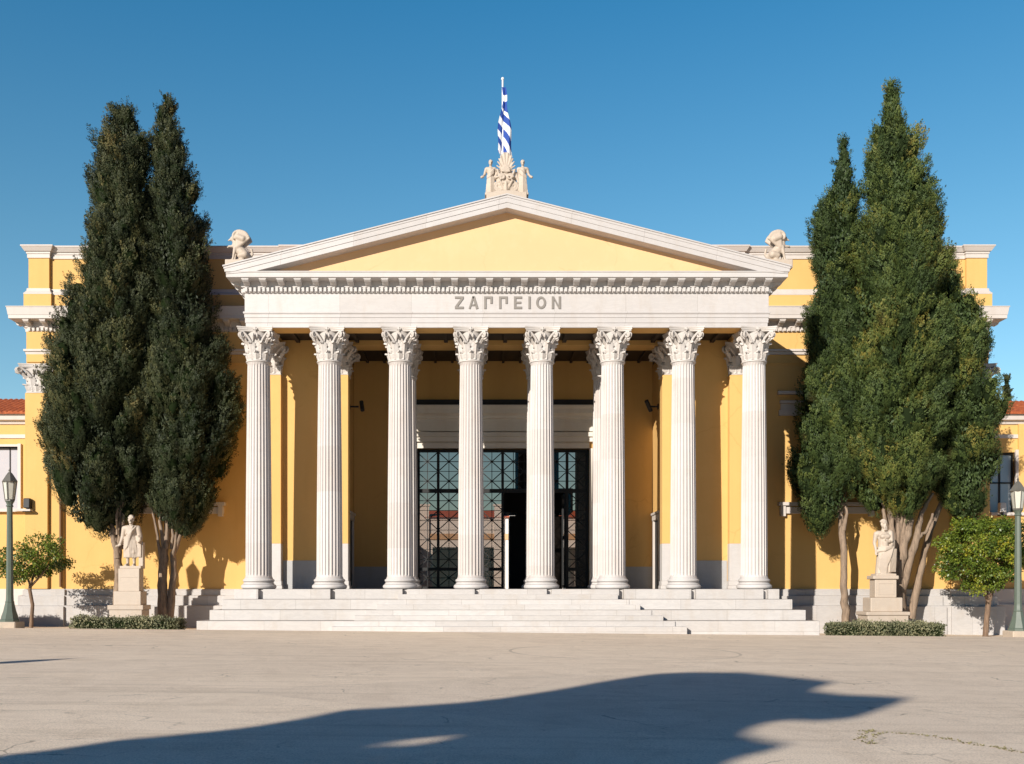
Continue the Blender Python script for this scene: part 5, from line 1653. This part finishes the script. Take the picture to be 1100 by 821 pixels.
# ------------------------------------------------------------------ the tree behind the camera whose shadow lies on the plaza
def shade_tree():
    tanE = math.tan(EL); ux, uy = math.sin(AZ), math.cos(AZ)
    aQ = -46.
    def to_plane(px, py):
        d = EYE * FPX / (py - 632.)
        for _ in range(3):
            X = CX + (px - 518) * d / FPX; Y = d - 35.; z = gz(X, Y); d = (EYE - z) * FPX / (py - 632.)
        a = ux * X + uy * Y; b_ = uy * X - ux * Y
        return (b_, (a + .05 - aQ) * tanE + z)
    out_px = [(-60, 824), (0, 812), (60, 806), (120, 796), (180, 791), (260, 783), (320, 773), (370, 763), (430, 760), (500, 755), (550, 749), (600, 741), (650, 732), (700, 724.5), (740, 722.5), (800, 723), (830, 726), (850, 728), (880, 731), (895, 733.5), (878, 738), (872, 743), (905, 747), (950, 748.5), (975, 750.5), (962, 756), (940, 764), (915, 772), (880, 775), (845, 774), (815, 778), (795, 788), (812, 796), (842, 801), (826, 807), (795, 813), (775, 822), (750, 845), (700, 880), (500, 950), (200, 940), (-60, 900)]
    poly = [to_plane(*p) for p in out_px]
    b_ = np.array([p[0] for p in poly]); h = np.array([p[1] for p in poly])
    base_b = 12.0
    Q = (ux * aQ + uy * base_b, uy * aQ - ux * base_b)
    t = thing('pine_tree', 'broad dense pine whose shadow lies across the plaza', 'tree', (Q[0], Q[1], gz(*Q)))
    n = 110000
    r_ = np.random.default_rng(41)
    cand = np.stack([r_.uniform(b_.min(), b_.max(), n * 4), r_.uniform(h.min(), h.max(), n * 4)], 1)
    # even-odd test
    inside = np.zeros(len(cand), bool); j = len(poly) - 1
    for i in range(len(poly)):
        xi, yi = poly[i]; xj, yj = poly[j]
        c = ((yi > cand[:, 1]) != (yj > cand[:, 1])) & (cand[:, 0] < (xj - xi) * (cand[:, 1] - yi) / (yj - yi + 1e-12) + xi)
        inside ^= c; j = i
    hole = [to_plane(*p) for p in ((385, 802), (425, 796.5), (468, 792), (490, 793), (465, 799), (430, 802))]
    hin = np.zeros(len(cand), bool); j = len(hole) - 1
    for i in range(len(hole)):
        xi, yi = hole[i]; xj, yj = hole[j]
        hin ^= ((yi > cand[:, 1]) != (yj > cand[:, 1])) & (cand[:, 0] < (xj - xi) * (cand[:, 1] - yi) / (yj - yi + 1e-12) + xi); j = i
    pts = cand[inside & (~hin | (r_.random(len(cand)) < .03))][:n]
    m = len(pts)
    da = r_.normal(0, .8, m)
    pb, ph = pts[:, 0], pts[:, 1] - da * tanE
    A = aQ + da
    pos = np.stack([ux * A + uy * pb - Q[0], uy * A - ux * pb - Q[1], ph - gz(*Q)], 1)
    ln = r_.uniform(.07, .13, m)
    leaf_mesh('crown', pos, unit(m), unit(m), ln, ln * .6, .4 + r_.normal(0, .2, m), M['cyp_green'], t)
    mb = MB()
    mb.tube([(0, 0, -.2), (.1, 0, 2.5), (-.1, .1, 5.0), (.2, 0, 7.6)], [.32, .26, .2, .1], 10)
    for k in range(8):
        an = k * .8; mb.tube([(0, 0, 4.2 + .25 * k), (uy * 1.2 * math.cos(an), -ux * 1.2 * math.cos(an), 5.4 + .3 * k), (uy * 2.2 * math.cos(an), -ux * 2.2 * math.cos(an), 6.2 + .35 * k)], [.12, .08, .03], 7)
    mb.build('trunk', M['bark'], t, smooth=60)
shade_tree()

# ------------------------------------------------------------------ light, sky, camera
w = bpy.data.worlds.new('World'); sc.world = w; w.use_nodes = True
nt = w.node_tree
bg = nt.nodes['Background']
sky = nt.nodes.new('ShaderNodeTexSky'); sky.sky_type = 'NISHITA'; sky.sun_disc = False
sky.sun_elevation = EL; sky.sun_rotation = PI + AZ
sky.altitude = 60; sky.air_density = 1.0; sky.dust_density = .15; sky.ozone_density = 2.2
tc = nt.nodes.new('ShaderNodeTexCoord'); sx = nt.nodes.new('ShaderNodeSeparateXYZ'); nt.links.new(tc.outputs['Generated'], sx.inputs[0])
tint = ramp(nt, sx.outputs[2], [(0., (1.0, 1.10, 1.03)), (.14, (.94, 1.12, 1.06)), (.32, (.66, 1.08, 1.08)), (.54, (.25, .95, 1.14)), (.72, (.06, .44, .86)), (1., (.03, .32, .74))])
# sky behind the camera, like the zenith above, dimmed and blued to cut fill
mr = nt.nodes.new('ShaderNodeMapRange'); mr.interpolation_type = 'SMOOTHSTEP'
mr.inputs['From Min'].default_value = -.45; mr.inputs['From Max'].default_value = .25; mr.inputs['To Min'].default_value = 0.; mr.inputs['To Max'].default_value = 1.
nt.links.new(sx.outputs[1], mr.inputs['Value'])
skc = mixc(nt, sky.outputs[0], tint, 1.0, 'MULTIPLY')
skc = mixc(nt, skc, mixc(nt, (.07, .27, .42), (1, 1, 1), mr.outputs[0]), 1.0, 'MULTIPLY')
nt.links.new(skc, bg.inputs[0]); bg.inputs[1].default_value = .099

sl = bpy.data.lights.new('sun', 'SUN'); sl.energy = 5.0; sl.angle = R(.5); sl.color = (1.0, .92, .82)
so = bpy.data.objects.new('sun', sl); COL.objects.link(so)
so.rotation_euler = SUN_DIR.to_track_quat('-Z', 'Y').to_euler(); so.location = (-30, -60, 40)

cam = bpy.data.cameras.new('camera'); co = bpy.data.objects.new('camera', cam); COL.objects.link(co)
cam.sensor_width = 36; cam.lens = FPX / 1100 * 36
cam.shift_x = 32 / 1100; cam.shift_y = (632 - 410.5) / 1100
cam.clip_start = .1; cam.clip_end = 3000
co.location = (CX, -35, EYE); co.rotation_euler = (PI / 2, 0, 0)
sc.camera = co
vs_ = sc.view_settings
vs_.view_transform = 'Standard'; vs_.look = 'None'; vs_.exposure = .40; vs_.gamma = 1; vs_.use_curve_mapping = False
sc.cycles.max_bounces = 8; sc.cycles.transparent_max_bounces = 12
sc.cycles.use_denoising = True
